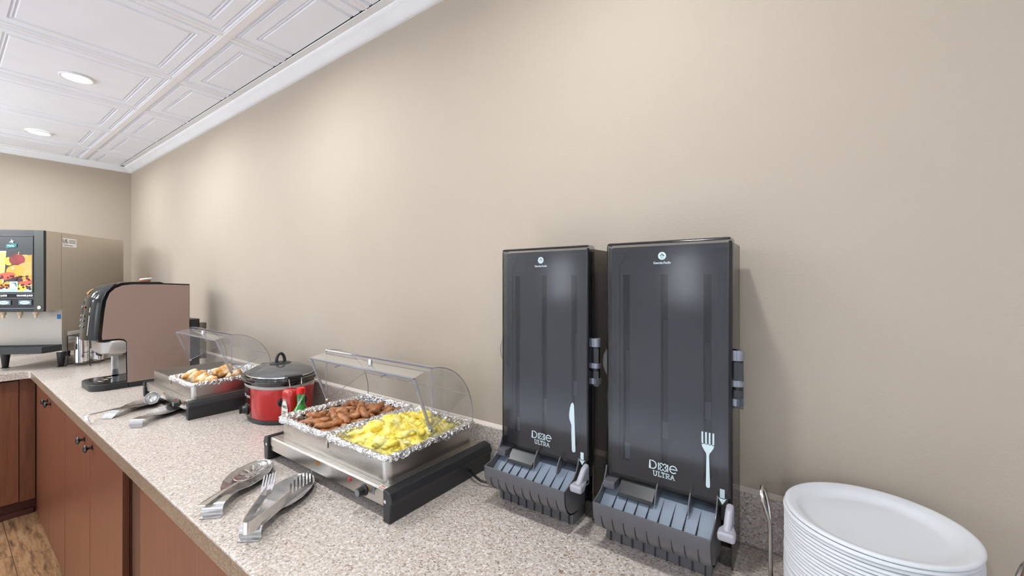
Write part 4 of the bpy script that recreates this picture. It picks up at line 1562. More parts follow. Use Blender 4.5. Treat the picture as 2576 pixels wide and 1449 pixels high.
def slotted_spoon():
    t = thing('slotted_spoon', 'steel serving spoon with radial slots lying in a spoon rest', 'spoon', (-1.124, 0.373, CT), a1)
    # bowl: polar sheet with radial slots left open
    cx, R, ry = 0.196, 0.064, 0.0365
    nr, na = 16, 96

    def pt(i, j):
        r = i / nr
        a = 2 * PI * j / na
        return (cx + R * r * math.cos(a), ry * r * math.sin(a), 0.0105 + 0.011 * r ** 2.2)
    b = MB()
    b.v = [pt(max(i, 0.02), j) for i in range(nr + 1) for j in range(na)]
    for i in range(nr):
        for j in range(na):
            rr = (i + 0.5) / nr
            sec = (j + 0.5) / na * 10
            fr = abs(sec - round(sec))
            if 0.30 < rr < 0.74 and fr < 0.15 / (rr + 0.2):
                continue
            a, c = i * na + j, i * na + (j + 1) % na
            b.f.append((a, c, c + na, a + na))
            b.mi.append(0)
    bo = b.build('bowl', M_DISH, t, ang=60)
    sm = bo.modifiers.new('thickness', 'SOLIDIFY')
    sm.thickness = 0.0012
    tab = [(0, 0.0, 0.0085, 0.0345, 0), (0.1, 0.012, 0.0095, 0.035, 0.0), (0.5, 0.075, 0.0055, 0.033, 0.0), (0.85, 0.122, 0.0055, 0.0280, 0.0), (1, 0.140, 0.0090, 0.0215, 0.0)]

    def row(s):
        a, hw, z, dp = interp(tab, s)
        return [(a - 0.010, 0.016 - 0.155 * a + hw * u, z - 0.0008 * u * u) for u in (-1, -0.5, 0, 0.5, 1)]
    strip(row, 30, 0.002, 'handle', M_CUTL, t)


slotted_spoon()


def tongs():
    t = thing('serving_tongs', 'steel fork-and-comb serving tongs lying on a spoon rest', 'tongs', (-0.9465, 0.3785, CT))
    ox, oy = -0.9465, 0.3785

    def loc(p):
        return Vector((p[0] - ox, p[1] - oy, p[2] - CT))
    fork_b = loc((-1.078, 0.474, 0.944))
    comb_b = loc((-1.014, 0.497, 0.940))
    comb_e = loc((-1.050, 0.574, 0.937))
    d1 = Vector((fork_b.x, fork_b.y, 0)).normalized()
    d2 = Vector((comb_b.x, comb_b.y, 0)).normalized()
    mid = (d1 + d2).normalized()
    # centre line: fork base -> bend -> comb base
    side = Vector((-mid.y, mid.x, 0))
    sg = 1 if d1.dot(side) > 0 else -1
    pts = [fork_b, fork_b.lerp(Vector((0, 0, 0.037)), 0.5) + side * sg * 0.007, d1 * 0.02 + side * sg * 0.010 + Vector((0, 0, 0.037)), side * sg * 0.009 + Vector((0, 0, 0.037)), -mid * 0.006 + side * sg * 0.004 + Vector((0, 0, 0.037)), -mid * 0.006 - side * sg * 0.004 + Vector((0, 0, 0.037)), -side * sg * 0.009 + Vector((0, 0, 0.037)), d2 * 0.02 - side * sg * 0.010 + Vector((0, 0, 0.037)), comb_b.lerp(Vector((0, 0, 0.037)), 0.5) - side * sg * 0.006, comb_b]
    # smooth through the points
    cl = []
    for i in range(len(pts) - 1):
        p0, p1, p2, p3 = pts[max(i - 1, 0)], pts[i], pts[i + 1], pts[min(i + 2, len(pts) - 1)]
        for q in range(6):
            u = q / 6
            cl.append(0.5 * ((2 * p1) + (p2 - p0) * u + (2 * p0 - 5 * p1 + 4 * p2 - p3) * u * u + (3 * p1 - p0 - 3 * p2 + p3) * u ** 3))
    cl.append(pts[-1])
    n = len(cl)

    def row(s):
        i = int(round(s * (n - 1)))
        c = cl[i]
        hw = 0.0125
        return [tuple(c + Vector((0, 0, hw * u))) for u in (-1, 0, 1)]
    strip(row, n, 0.0016, 'strap', M_CUTL, t)
    # fork end: plate turned to face the aisle, five tines
    up = (d1 * 0.80 + Vector((0, 0, 0.60))).normalized()
    sp = Vector((0.60, 0.55, 0.25))
    sp = (sp - up * sp.dot(up)).normalized()
    nn = up.cross(sp).normalized()
    f = MB()

    def fp(u, v, w):
        return tuple(fork_b + sp * u + up * v + nn * w)

    def slab(poly):
        m = len(poly)
        f.add([fp(a, b, 0.0008) for a, b in poly] + [fp(a, b, -0.0008) for a, b in poly], [tuple(range(m)), tuple(range(2 * m - 1, m - 1, -1))] + [(i, (i + 1) % m, (i + 1) % m + m, i + m) for i in range(m)])
    slab([(-0.010, -0.012), (0.010, -0.012), (0.0155, 0.006), (0.0165, 0.014), (-0.0165, 0.014), (-0.0155, 0.006)])
    for q in range(5):
        x = -0.0143 + q * 0.00715
        slab([(x - 0.0022, 0.0135), (x + 0.0022, 0.0135), (x + 0.0016, 0.044), (x - 0.0016, 0.044)])
    f.build('fork_end', M_CUTL, t, smooth=False)
    # comb end: upright plate, seven tines rising from a lower bar
    e = (comb_e - comb_b)
    Lc = e.length
    e.normalize()
    cn = Vector((-e.y, e.x, 0))
    c = MB()

    def cpnt(u, v, w):
        return tuple(comb_b + e * u + Vector((0, 0, v)) + cn * (w + 0.10 * u * u))

    def cslab(poly):
        m = len(poly)
        c.add([cpnt(a, b, 0.0008) for a, b in poly] + [cpnt(a, b, -0.0008) for a, b in poly], [tuple(range(m)), tuple(range(2 * m - 1, m - 1, -1))] + [(i, (i + 1) % m, (i + 1) % m + m, i + m) for i in range(m)])
    for q in range(8):
        u0, u1 = Lc * q / 8, Lc * (q + 1) / 8
        cslab([(u0, -0.0125 + 0.004 * q / 8), (u1, -0.0125 + 0.004 * (q + 1) / 8), (u1, 0.003), (u0, 0.003)])
    for q in range(7):
        u = 0.004 + (Lc - 0.008) * q / 6
        h = 0.026 + 0.010 * math.sin(PI * (q + 1) / 8)
        cslab([(u - 0.0034, 0.0025), (u + 0.0034, 0.0025), (u + 0.0018, h), (u - 0.0018, h)])
    c.build('comb_end', M_CUTL, t, smooth=False)


tongs()


def ladle():
    t = thing('ladle', 'small steel ladle with a hooked handle resting across a spoon rest', 'ladle', (-2.277, 0.398, CT))

    def loc(x, y, z):
        return Vector((x + 2.277, y - 0.398, z - CT))
    pts = [loc(-2.2405, 0.3440, 0.9125), loc(-2.2400, 0.338, 0.932), loc(-2.2395, 0.336, 0.944), loc(-2.2400, 0.344, 0.9475), loc(-2.247, 0.37, 0.948), loc(-2.262, 0.42, 0.948), loc(-2.285, 0.48, 0.943), loc(-2.308, 0.532, 0.935)]
    wd = Vector((0.85, 0.5, 0)).normalized()

    def row(s):
        f = s * (len(pts) - 1)
        i = min(int(f), len(pts) - 2)
        p = pts[i].lerp(pts[i + 1], f - i)
        hw = 0.0065 if s < 0.5 else 0.0065 - 0.002 * (s - 0.5)
        return [tuple(p + wd * hw * u) for u in (-1, 0, 1)]
    strip(row, 40, 0.0018, 'handle', M_CUTL, t)
    # cup on its side
    prof = []
    for k in range(10):
        a = math.radians(90 * k / 9)
        prof.append((0.027 * math.sin(a), -0.021 * math.cos(a)))
    prof.append((0.027, 0.006))
    inner = [(r * 0.95, z * 0.95 + (0.0003 if z < 0 else 0)) for r, z in reversed(prof)]
    b = MB().lathe(prof + inner, 28, cap0=False, cap1=False)
    d = Vector((0.70, -0.55, 0.42)).normalized()
    b.xf(Matrix.Translation(loc(-2.322, 0.552, 0.951)) @ Vector((0, 0, 1)).rotation_difference(d).to_matrix().to_4x4())
    b.build('cup', M_CUTL, t)


ladle()


# ------------------------------------------------------------------ coffee machine
def coffee_machine():
    t = thing('coffee_machine', 'tall coffee machine with taupe side panels and glossy black front', 'coffee machine', (-3.0, 0.65, CT))
    ox, oy = -3.0, 0.65
    xh = 0.128

    def yz(lst):
        return [(a - oy, b - CT) for a, b in lst]
    side = [(0.582, 0.936), (0.845, 0.936), (0.845, 1.440), (0.72, 1.4455), (0.60, 1.4455), (0.562, 1.440), (0.535, 1.426), (0.515, 1.402), (0.503, 1.365), (0.496, 1.31), (0.490, 1.24), (0.486, 1.182), (0.488, 1.168), (0.548, 1.168), (0.568, 1.163), (0.579, 1.150)]
    core = [(0.578, 0.932), (0.848, 0.932), (0.848, 1.4475), (0.735, 1.452), (0.715, 1.459), (0.60, 1.4595), (0.556, 1.454), (0.524, 1.436), (0.501, 1.406), (0.487, 1.366), (0.480, 1.31), (0.475, 1.24), (0.470, 1.178), (0.474, 1.160), (0.55, 1.160), (0.566, 1.155), (0.575, 1.144)]
    MB().prism(yz(core), 'x', -xh, xh).build('body', M_GLOSSBK, t, bevel=0.002, seg=2)
    for sg in (-1, 1):
        MB().prism(yz(side), 'x', sg * xh, sg * (xh + 0.004)).build('side_panel', M_TAUPE, t, bevel=0.0008)
    # bowed control front
    prf = [(0.470, 1.165), (0.474, 1.22), (0.479, 1.30), (0.487, 1.37), (0.504, 1.413), (0.532, 1.445), (0.585, 1.4615)]
    rows = []
    zs = []
    for k in range(25):
        f = k / 24 * (len(prf) - 1)
        i = min(int(f), len(prf) - 2)
        q = f - i
        y = prf[i][0] + (prf[i + 1][0] - prf[i][0]) * q
        z = prf[i][1] + (prf[i + 1][1] - prf[i][1]) * q
        zs.append((y, z))
    for y, z in zs:
        top = max(0.0, (z - 1.40) / 0.062)
        bul = 0.044 * (1 - 0.85 * top ** 1.5)
        row = []
        for j in range(25):
            u = -1 + j / 12
            row.append((0.112 * u, y - bul * (1 - abs(u) ** 2.6) - oy + 0.002, z - CT + 0.001))
        rows.append(row)
    fp = MB().grid(rows)
    fp.grid([rows[0], [(p[0] * 0.96, 0.50 - oy, p[2] - 0.010) for p in rows[0]]])
    fp.build('control_front', M_PANELBK, t, ang=60)

    def on(u, z):
        y = 0.474
        for (ya, za), (yb, zb) in zip(zs, zs[1:]):
            if za <= z <= zb:
                y = ya + (yb - ya) * (z - za) / max(1e-6, zb - za)
        top = max(0.0, (z - 1.40) / 0.062)
        return (0.112 * u, y - 0.044 * (1 - 0.85 * top ** 1.5) * (1 - abs(u) ** 2.6) - oy + 0.001, z - CT)
    # selector buttons, display window
    for i, z in enumerate((1.330, 1.285, 1.262, 1.232)):
        for j, u in enumerate((-0.5, -0.1, 0.3)):
            p = on(u, z)
            red = (i == 0 and j == 2)
            MB().lathe([(0.0052, 0.0), (0.0052, 0.003), (0.003, 0.0042)], 12).xf(Matrix.Translation(p) @ Matrix.Rotation(PI / 2, 4, 'X')).build('button', M_REDL if red else M_HINGE, t)
    q = MB().grid([[on(0.62, 1.19), on(0.66, 1.19)], [on(0.62, 1.33), on(0.66, 1.33)]]).build('panel_line', M_SATIN, t, recalc=False)
    # orange-brown reflection painted as a patch near the top
    MB().grid([[on(u, z) for u in (-0.15, 0.05, 0.25)] for z in (1.395, 1.405, 1.415, 1.422)]).xf(Matrix.Translation((0, -0.0012, 0.0008))).build('reflection_patch', M_BROWN, t, recalc=False)
    # silver outlet housing
    outl = [(-xh, 0.0)] + [(-xh, -0.050)] + [(a, b) for a, b in arc(-xh + 0.045, -0.050, 0.045, 180, 270, 6)] + [(a, b) for a, b in arc(xh - 0.045, -0.050, 0.045, 270, 360, 6)] + [(xh, 0.0)]
    o = MB().grid([[(a * 0.95, b * 0.9 + 0.578 - oy, 1.0895 - CT) for a, b in outl], [(a, b + 0.578 - oy, 1.098 - CT) for a, b in outl], [(a, b + 0.578 - oy, 1.152 - CT) for a, b in outl], [(a * 0.97, b * 0.86 + 0.578 - oy, 1.1605 - CT) for a, b in outl]])
    o.poly([(a * 0.95, b * 0.9 + 0.578 - oy, 1.0895 - CT) for a, b in outl])
    ho = o.build('outlet_housing', M_SATIN, t, ang=40)
    for x in (-0.035, 0.005):
        MB().lathe([(0.008, 0.0), (0.010, 0.008), (0.010, 0.016)], 14, c=(x, 0.500 - oy, 1.074 - CT)).build('spout', M_BLACK, ho)
    MB().box(-0.06, 0.1, 0.520 - oy, 0.570 - oy, 1.077 - CT, 1.090 - CT).build('spout_rail', M_SATIN, ho, bevel=0.002)
    # mirrored column
    MB().box(-xh + 0.004, xh - 0.002, 0.583 - oy, 0.600 - oy, 0.945 - CT, 1.158 - CT).build('back_plate', M_MIRROR, t, smooth=False)
    MB().box(-0.119, -0.097, 0.562 - oy, 0.5825 - oy, 0.945 - CT, 1.09 - CT).build('chrome_post', M_CHROME, t, bevel=0.005, seg=3)
    MB().box(-0.128, -0.1195, 0.566 - oy, 0.5825 - oy, 0.945 - CT, 1.09 - CT).build('steam_post', M_BLACK, t, bevel=0.005, seg=3)
    MB().box(-xh, xh + 0.002, 0.586 - oy, 0.845 - oy, 0.0, 0.0255).build('plinth', M_BLACKM, t, bevel=0.001)
    # drip tray with rounded nose
    nose = [(xh + 0.002, 0.585 - oy), (-xh, 0.585 - oy), (-xh, 0.500 - oy)] + arc(-xh + 0.055, 0.500 - oy, 0.055, 180, 270, 8) + arc(xh - 0.053, 0.500 - oy, 0.055, 270, 360, 8)
    dt = MB().prism(nose, 'z', 0.0, 0.033).build('drip_tray', M_BLACKM, t, bevel=0.004, seg=3)
    gr = offset_poly(nose, -0.014) if False else [(a * 0.84, (b + 0.11) * 0.82 - 0.11 + 0.004) for a, b in nose]
    MB().prism(gr, 'z', 0.0332, 0.0345).build('drip_grate', M_GLOSSBK, dt, bevel=0.0005)
    for (cx, cy) in ((-0.028, -0.118), (0.012, -0.140)):
        MB().tube([(cx + 0.024 * math.cos(a), cy + 0.020 * math.sin(a), 0.0352) for a in [2 * PI * k / 28 for k in range(28)]], 0.0014, 6, closed=True).build('cup_ring', M_CHROME, dt)
    MB().box(-0.08, 0.115, 0.850 - oy, 0.900 - oy, 0.045, 0.335).build('water_tank', M_BLACK, t, bevel=0.004, seg=3)
    MB().box(0.05, 0.112, 0.901 - oy, 0.935 - oy, 0.10, 0.31).build('tank_cap', M_HOUS, t, bevel=0.003)


coffee_machine()
# small lid left on top of it
cupl = thing('cup_lid', 'small white lid with an orange base left on top of the coffee machine', 'lid', (-3.0, 0.68, CT + 0.5495))
MB().lathe([(0.020, 0.0), (0.024, 0.002), (0.026, 0.010), (0.022, 0.011)], 24).build('lid_base', M_ORANGE, cupl)
MB().lathe([(0.022, 0.0), (0.027, 0.001), (0.027, 0.006), (0.022, 0.008), (0.0, 0.0085)], 24, cap1=False).xf(Matrix.Translation((0.004, 0.004, 0.0125)) @ Matrix.Rotation(0.12, 4, 'X')).build('lid_top', M_WHITE, cupl)


# ------------------------------------------------------------------ juice dispenser
def juice():
    t = thing('juice_dispenser', 'stainless juice dispenser with a fruit picture on its black door, standing in the corner', 'juice dispenser', (-4.0766, 0.2978, CT), PI / 4)
    x0, x1 = -0.116, 0.25
    xc = (x0 + x1) / 2
    MB().box(x0, x1, 0.0, 0.52, 0.098, 0.867).build('cabinet', M_STEELV, t, bevel=0.002)
    MB().box(x0, x1, -0.104, -0.0012, 0.372, 0.867).build('head', M_STEELV, t, bevel=0.002)
    MB().box(x0 + 0.001, x1 - 0.001, -0.0012, 0.0, 0.372, 0.866).build('seam', M_DARK, t, smooth=False)
    for lx in (x0 + 0.03, x1 - 0.03):
        for lyy in (0.035, 0.475):
            lg = MB().lathe([(0.012, 0.004), (0.014, 0.006), (0.022, 0.088), (0.022, 0.098)], 18, c=(lx, lyy, 0)).build('leg', M_BLACK, t)
            MB().lathe([(0.020, 0.0), (0.020, 0.003), (0.011, 0.0055)], 18, c=(lx, lyy, 0)).build('leg_foot', M_BLACK, lg)
    # door
    dr = MB()
    dr.box(x0, x1, -0.116, -0.1045, 0.366, 0.867)
    door = dr.build('door', M_BLACK, t, bevel=0.003, seg=3)
    MB().box(x1 - 0.052, x1 - 0.0005, -0.121, -0.1162, 0.368, 0.865).build('door_stile', simple('olive_black', lin(56, 58, 48), 0.35), door, bevel=0.003)
    pf = MB()
    px0, px1, pz0, pz1 = -0.060, 0.186, 0.488, 0.826
    pf.box(px0 - 0.008, px1 + 0.008, -0.1195, -0.1163, pz0 - 0.008, pz0)
    pf.box(px0 - 0.008, px1 + 0.008, -0.1195, -0.1163, pz1, pz1 + 0.008)
    pf.box(px0 - 0.008, px0, -0.1195, -0.1163, pz0, pz1)
    pf.box(px1, px1 + 0.008, -0.1195, -0.1163, pz0, pz1)
    pf.build('picture_frame', M_BLACK, door, bevel=0.001)
    # printed fruit picture, flat colour shapes in layers
    mats = [simple('print_night', lin(44, 44, 46), 0.35), simple('print_juice', lin(236, 196, 110), 0.35), simple('print_apple', lin(128, 34, 34), 0.35, var=0.45, vscale=18), simple('print_orange', lin(246, 156, 52), 0.35, var=0.1, vscale=20),
            simple('print_melon', lin(226, 160, 84), 0.35, var=0.12, vscale=14), simple('print_pulp', lin(208, 88, 62), 0.35), simple('print_rind', lin(250, 226, 180), 0.35), simple('print_berry', lin(84, 18, 26), 0.3), simple('print_lime', lin(176, 200, 70), 0.35), M_TEAL, M_PRINTW, simple('print_ice', lin(176, 210, 208), 0.35), simple('print_yellow', lin(240, 200, 60), 0.35)]
    pm = MB()
    lay = [0]

    def put(pts, mi):
        lay[0] += 1
        y = -0.1164 - 0.00004 * lay[0]
        pm.poly([(a, y, b) for a, b in pts], None, mi)

    def ell(cx, cz, rx, rz, mi, a0=0, a1=360, rot=0):
        n = 26
        pts = []
        for k in range(n if a1 - a0 >= 360 else n + 1):
            a = math.radians(a0 + (a1 - a0) * k / n)
            u, v = rx * math.cos(a), rz * math.sin(a)
            c, s = math.cos(math.radians(rot)), math.sin(math.radians(rot))
            pts.append((min(max(cx + u * c - v * s, px0), px1), min(max(cz + u * s + v * c, pz0), pz1)))
        put(pts, mi)
    put([(px0, pz0), (px1, pz0), (px1, pz1), (px0, pz1)], 0)
    put([(px0, pz0), (px1, pz0), (px1, pz0 + 0.03), (px0, pz0 + 0.035)], 11)
    put([(px1 - 0.006, pz0 + 0.02), (px1, pz0 + 0.02), (px1, 0.715), (px1 - 0.004, 0.715)], 8)
    put([(px0, 0.60), (px0 + 0.05, 0.60), (px0 + 0.055, 0.80), (px0, 0.80)], 12)
    put([(0.000, 0.60), (0.044, 0.60), (0.052, 0.73), (-0.004, 0.73)], 1)
    put([(-0.004, 0.73), (0.052, 0.73), (0.052, 0.737), (-0.004, 0.737)], 10)
    ell(0.065, 0.675, 0.022, 0.025, 12)
    ell(0.150, 0.68, 0.045, 0.036, 4)
    ell(0.182, 0.69, 0.022, 0.026, 3)
    ell(0.108, 0.685, 0.042, 0.036, 2)
    put([(0.112, 0.715), (0.116, 0.733), (0.119, 0.733), (0.115, 0.715)], 12)
    ell(0.165, 0.625, 0.062, 0.045, 4)
    ell(0.098, 0.615, 0.046, 0.037, 3)
    ell(0.050, 0.585, 0.05, 0.022, 5, rot=12)
    ell(0.170, 0.582, 0.048, 0.030, 6, 180, 360, 12)
    ell(0.170, 0.584, 0.043, 0.026, 3, 180, 360, 12)
    ell(0.160, 0.552, 0.060, 0.030, 6, 180, 360, 8)
    ell(0.160, 0.555, 0.055, 0.026, 5, 180, 360, 8)
    ell(0.010, 0.555, 0.030, 0.028, 6)
    ell(0.010, 0.555, 0.024, 0.023, 3)
    ell(0.010, 0.525, 0.032, 0.022, 3)
    ell(0.060, 0.530, 0.022, 0.022, 3)
    ell(0.130, 0.514, 0.026, 0.022, 12)
    rb = random.Random(9)
    for _ in range(46):
        ell(rb.uniform(0.0, 0.182), rb.choice((rb.uniform(0.505, 0.535), rb.uniform(0.56, 0.585))), 0.0065, 0.0065, 7)
    ell(0.09, 0.632, 0.007, 0.006, 10)
    put([(0.072, 0.505), (0.114, 0.505), (0.114, 0.552), (0.072, 0.552)], 11)
    put([(0.075, 0.508), (0.111, 0.508), (0.111, 0.549), (0.075, 0.549)], 10)
    put([(0.080, 0.546), (0.104, 0.546), (0.108, 0.534), (0.109, 0.522), (0.104, 0.520), (0.099, 0.534), (0.092, 0.541), (0.080, 0.543)], 9)
    # teal banner and star figure
    put([(0.052, 0.752), (0.108, 0.762), (0.108, 0.783), (0.080, 0.783), (0.053, 0.776)], 9)
    put([(0.068, 0.790), (0.078, 0.797), (0.082, 0.810), (0.086, 0.800), (0.096, 0.800), (0.088, 0.793), (0.092, 0.783), (0.082, 0.790)], 10)
    pm.build('fruit_picture', mats, door, smooth=False, recalc=False)
    text('lettering', 'Vitality', 0.017, M_PRINTW, door, (0.080, -0.1235, 0.769), (PI / 2, 0, 0), sx=0.85, shear=0.25)
    text('lettering', 'FLORIDA', 0.0075, M_LABELBK, door, (0.093, -0.1235, 0.5125), (PI / 2, 0, 0), sx=0.9)
    # flavour strip with labels, push buttons, lock
    MB().box(x0 + 0.006, 0.214, -0.1195, -0.1163, 0.451, 0.480).build('label_strip', M_GLOSSBK, door, bevel=0.001)
    for z0, z1 in ((0.4505, 0.4525), (0.4785, 0.4805)):
        MB().box(x0 + 0.006, 0.214, -0.1202, -0.1196, z0, z1).build('label_border', M_HINGE, door, smooth=False)
    text('lettering', 'ORANGE JUICE', 0.0135, M_PRINTW, door, (0.150, -0.1203, 0.4655), (PI / 2, 0, 0), sx=0.90, bold=0.0007)
    text('lettering', 'APPLE JUICE', 0.0135, M_PRINTW, door, (0.026, -0.1203, 0.4655), (PI / 2, 0, 0), sx=0.90, bold=0.0007)
    for bx in (0.152, 0.044, -0.064):
        bt = MB().box(bx - 0.034, bx + 0.034, -0.1215, -0.1163, 0.409, 0.438).build('push_button', simple('slate_button', lin(84, 104, 112), 0.35), door, bevel=0.002)
        MB().poly([(bx + 0.027 * math.cos(a), -0.1222, 0.4235 + 0.0105 * math.sin(a)) for a in [2 * PI * k / 28 for k in range(28)]]).build('button_print', M_PRINT, bt, smooth=False, recalc=False)
        text('lettering', 'PUSH', 0.0115, M_LABELBK, bt, (bx, -0.1226, 0.4235), (PI / 2, 0, 0), sx=0.95)
    MB().box(x0 + 0.004, 0.20, -0.1185, -0.1163, 0.386, 0.389).build('chrome_line', M_HINGE, door, smooth=False)
    MB().lathe([(0.0105, 0.0), (0.0105, 0.004), (0.008, 0.0055), (0.0, 0.0055)], 20, cap1=False).xf(Matrix.Translation((0.228, -0.121, 0.392)) @ Matrix.Rotation(PI / 2, 4, 'X')).build('lock', M_CHROME, door)
    for nx in (0.158, 0.074, -0.013):
        MB().lathe([(0.020, 0.372), (0.020, 0.366), (0.013, 0.364), (0.012, 0.345), (0.007, 0.343), (0.0065, 0.326)][::-1], 16, c=(nx, -0.06, 0)).build('nozzle', M_CREAM, t)
    MB().box(x0 + 0.002, x1 - 0.002, -0.0010, -0.0001, 0.150, 0.371).build('splash_panel', M_SPLASH, t, smooth=False)
    MB().box(0.226, 0.247, -0.0022, -0.0002, 0.312, 0.342).build('blue_tag', M_BLUE, t, bevel=0.0005)
    # drip tray, tapered under
    pl = [(x0 - 0.0, 0.0), (x0 - 0.0, -0.05), (x0 + 0.02, -0.117), (x1 - 0.014, -0.117), (x1 + 0.001, -0.001), (x1 + 0.001, 0.0)]
    tr = MB()
    tr.grid([[(a * 1.0, b, 0.149) for a, b in pl], [(a, b, 0.108) for a, b in pl]], cu=True)
    tr.poly([(a, b, 0.108) for a, b in pl])
    pin = [(xc + (a - xc) * 0.95, b * 0.93 - 0.003) for a, b in pl]
    tr.grid([[(a, b, 0.149) for a, b in pl], [(a, b, 0.149) for a, b in pin], [(a, b, 0.136) for a, b in pin]], cu=True)
    tr.poly([(a, b, 0.136) for a, b in pin])
    tr.build('drip_tray', M_BLACKM, t, ang=30)
    # service stickers on the side
    sx = x1 + 0.0008
    st = MB().box(x1 + 0.0001, sx, 0.006, 0.108, 0.778, 0.833).build('service_sticker', M_PRINTW, t, smooth=False)
    rot = (PI / 2, 0, PI / 2)
    text('lettering', 'US.', 0.030, M_LABELBK, st, (sx + 0.0003, 0.026, 0.814), rot, bold=0.0009)
    text('lettering', 'FOODS', 0.010, M_LABELBK, st, (sx + 0.0003, 0.026, 0.797), rot)
    tl = MB()
    for i, (a, b, z) in enumerate(((0.050, 0.104, 0.822), (0.050, 0.098, 0.813), (0.050, 0.102, 0.805), (0.012, 0.080, 0.787))):
        tl.add([(sx + 0.0003, a, z - 0.0016), (sx + 0.0003, b, z - 0.0016), (sx + 0.0003, b, z + 0.0016), (sx + 0.0003, a, z + 0.0016)], [(0, 1, 2, 3)])
    tl.build('sticker_text', M_LABELBK, st, smooth=False, recalc=False)
    s2 = MB().box(x1 + 0.0001, sx, 0.042, 0.150, 0.150, 0.226).build('notice_sticker', simple('grey_notice', lin(206, 202, 198), 0.5), t, smooth=False)
    tl = MB()
    for i in range(6):
        a, b, z = 0.066 + 0.004 * (i % 3), 0.140 - 0.008 * (i % 2), 0.214 - i * 0.009
        tl.add([(sx + 0.0003, a, z - 0.0012), (sx + 0.0003, b, z - 0.0012), (sx + 0.0003, b, z + 0.0012), (sx + 0.0003, a, z + 0.0012)], [(0, 1, 2, 3)])
    tl.build('sticker_text', simple('faint_print', lin(140, 138, 138), 0.5), s2, smooth=False, recalc=False)


juice()


# ------------------------------------------------------------------ wire rack and steel canisters beside the juice dispenser
def rack():
    t = thing('wire_rack', 'black wire cup rack beside the juice dispenser', 'rack', (-3.86, 0.545, CT), PI / 4)
    w2, d2, h = 0.065, 0.0, 0.200
    W_, D_ = 0.062, 0.185
    b = MB()
    for x in (-W_, W_):
        for y in (0.0, D_):
            b.tube([(x, y, 0.012), (x, y, h)], 0.0024, 6)
    for z in (0.016, h):
        b.tube([(-W_, 0, z), (W_, 0, z), (W_, D_, z), (-W_, D_, z)], 0.0024, 6, closed=True)
    b.tube([(0.0, 0, 0.016), (0.0, 0, h)], 0.0022, 6)
    b.tube([(-W_, 0.06, 0.016), (W_, 0.06, 0.016)], 0.002, 6)
    b.tube([(-W_, 0.125, 0.016), (W_, 0.125, 0.016)], 0.002, 6)
    b.tube([(W_, 0.09, 0.016), (W_, 0.09, h * 0.42)], 0.0022, 6)
    b.tube([(W_, 0, h * 0.42), (W_, D_, h * 0.42)], 0.0022, 6)
    b.build('wire_frame', M_BKWIRE, t)
    for x in (-W_, W_):
        for y in (0.0, D_):
            s = 1 if x > 0 else -1
            MB().tube([(x, y, 0.014), (x + s * 0.006, y - 0.004, 0.009), (x + s * 0.009, y - 0.006, 0.003)], 0.0035, 6).build('foot', M_BKWIRE, t)
    for (lx, ly, lab) in ((-0.018, 0.047, 'shiny steel canister in the wire rack, nearer the juice dispenser front'), (0.016, 0.125, 'shiny steel canister in the wire rack, nearer the back wall')):
        c, s = math.cos(PI / 4), math.sin(PI / 4)
        o = thing('steel_canister', lab, 'canister', (-3.86 + lx * c - ly * s, 0.545 + lx * s + ly * c, CT + 0.0185), 0, 'steel canisters in the wire rack')
        MB().lathe([(0.034, 0.0), (0.036, 0.002), (0.036, 0.115), (0.030, 0.150), (0.0295, 0.168), (0.028, 0.170)], 32).build('canister_body', M_CHROME, o)
        MB().lathe([(0.0305, 0.165), (0.0315, 0.168), (0.0305, 0.171), (0.0, 0.172)], 28, cap0=False, cap1=False).build('canister_lid', M_CHROME, o)


rack()


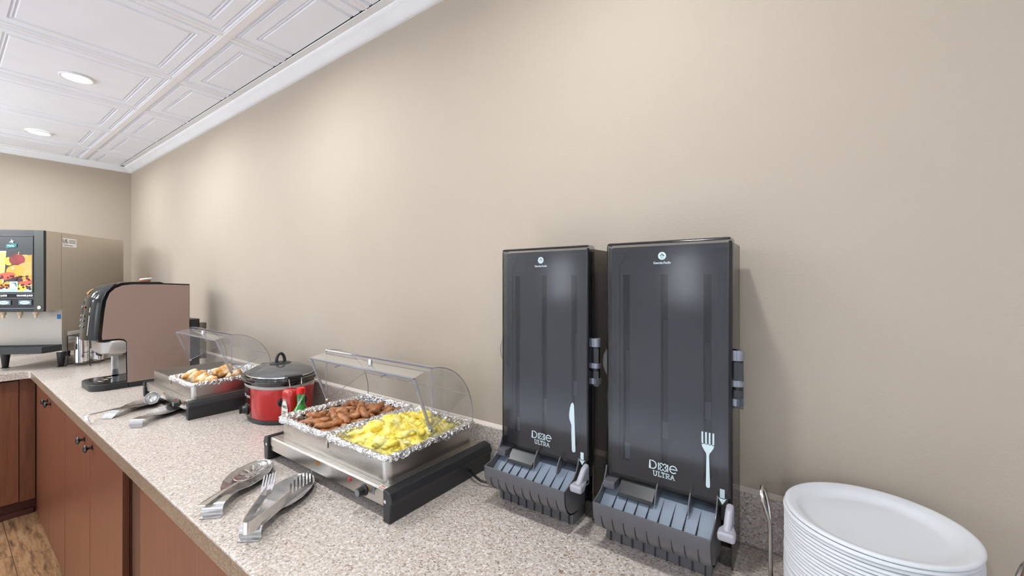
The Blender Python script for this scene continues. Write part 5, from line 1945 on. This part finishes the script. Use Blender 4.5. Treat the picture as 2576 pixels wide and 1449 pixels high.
# ------------------------------------------------------------------ paper plates in a wire holder
def plates():
    PX, PY, R = 0.083, 0.842, 0.115
    top = 1.093
    pitch = 0.0056
    n = 29
    prof = [(0.0, 0.0), (0.080, 0.0), (0.087, 0.0012), (0.0925, 0.0055), (0.0965, 0.0098), (0.0995, 0.0116), (0.1035, 0.0128), (0.1085, 0.0148), (0.1125, 0.0152), (0.1148, 0.0134), (0.1150, 0.0110), (0.1128, 0.0108), (0.1085, 0.0124), (0.1035, 0.0106), (0.0995, 0.0092), (0.0965, 0.0076), (0.0925, 0.0030), (0.087, -0.0012), (0.080, -0.0022), (0.0, -0.0022)]
    base = MB().lathe(prof, 96, cap0=False, cap1=False)
    rnd = random.Random(2)
    o = None
    for k in range(n):
        z = top - 0.0150 - k * pitch
        x, y = PX + rnd.uniform(-0.0011, 0.0011), PY + rnd.uniform(-0.0011, 0.0011)
        if o is None:
            o = base.build('paper_plate', M_PLATE, ang=50, loc=(x, y, z))
            tag(o, 'white round paper plate on top of the stack', 'plate', 'stacked paper plates')
        else:
            c = o.copy()
            COL.objects.link(c)
            c.location = (x, y, z)
            c.rotation_euler = (rnd.uniform(-0.004, 0.004), rnd.uniform(-0.004, 0.004), rnd.uniform(0, 6))
            tag(c, 'white round paper plate inside the tall stack, below the top plate', 'plate', 'stacked paper plates')
    t = thing('plate_holder', 'bent steel wire holder around the paper plate stack', 'holder', (PX, PY, CT))
    b = MB()
    b.tube([(0.10 * math.cos(a), 0.10 * math.sin(a), 0.0075) for a in [2 * PI * k / 40 for k in range(40)]], 0.003, 8, closed=True)
    b.tube([(-0.136, 0.018, 0.0075), (0.136, -0.018, 0.0075)], 0.003, 8)
    b.tube([(-0.018, -0.136, 0.0035), (0.018, 0.120, 0.0035)], 0.003, 8)
    b.build('base_ring', M_WIRE, t)
    for ang in (math.atan2(0.018, -0.136), math.atan2(-0.018, 0.136)):
        d = Vector((math.cos(ang), math.sin(ang), 0))
        s = Vector((-d.y, d.x, 0))
        up = Vector((0, 0, 1))
        pth = []
        r0 = 0.136
        for (w_, z, o_) in ((0.003, 0.006, 0.0), (0.003, 0.11, 0.001), (0.004, 0.125, 0.002), (0.010, 0.140, 0.005), (0.0135, 0.156, 0.009), (0.011, 0.170, 0.012), (0.004, 0.179, 0.0135)):
            pth.append(d * (r0 + o_) + s * w_ + up * z)
        full = pth + [d * (r0 + 0.0135) + up * 0.180] + [Vector(p) - s * 2 * (Vector(p).dot(s)) for p in reversed(pth)]
        MB().tube(full, 0.0031, 8).build('wire_loop', M_WIRE, t)


plates()
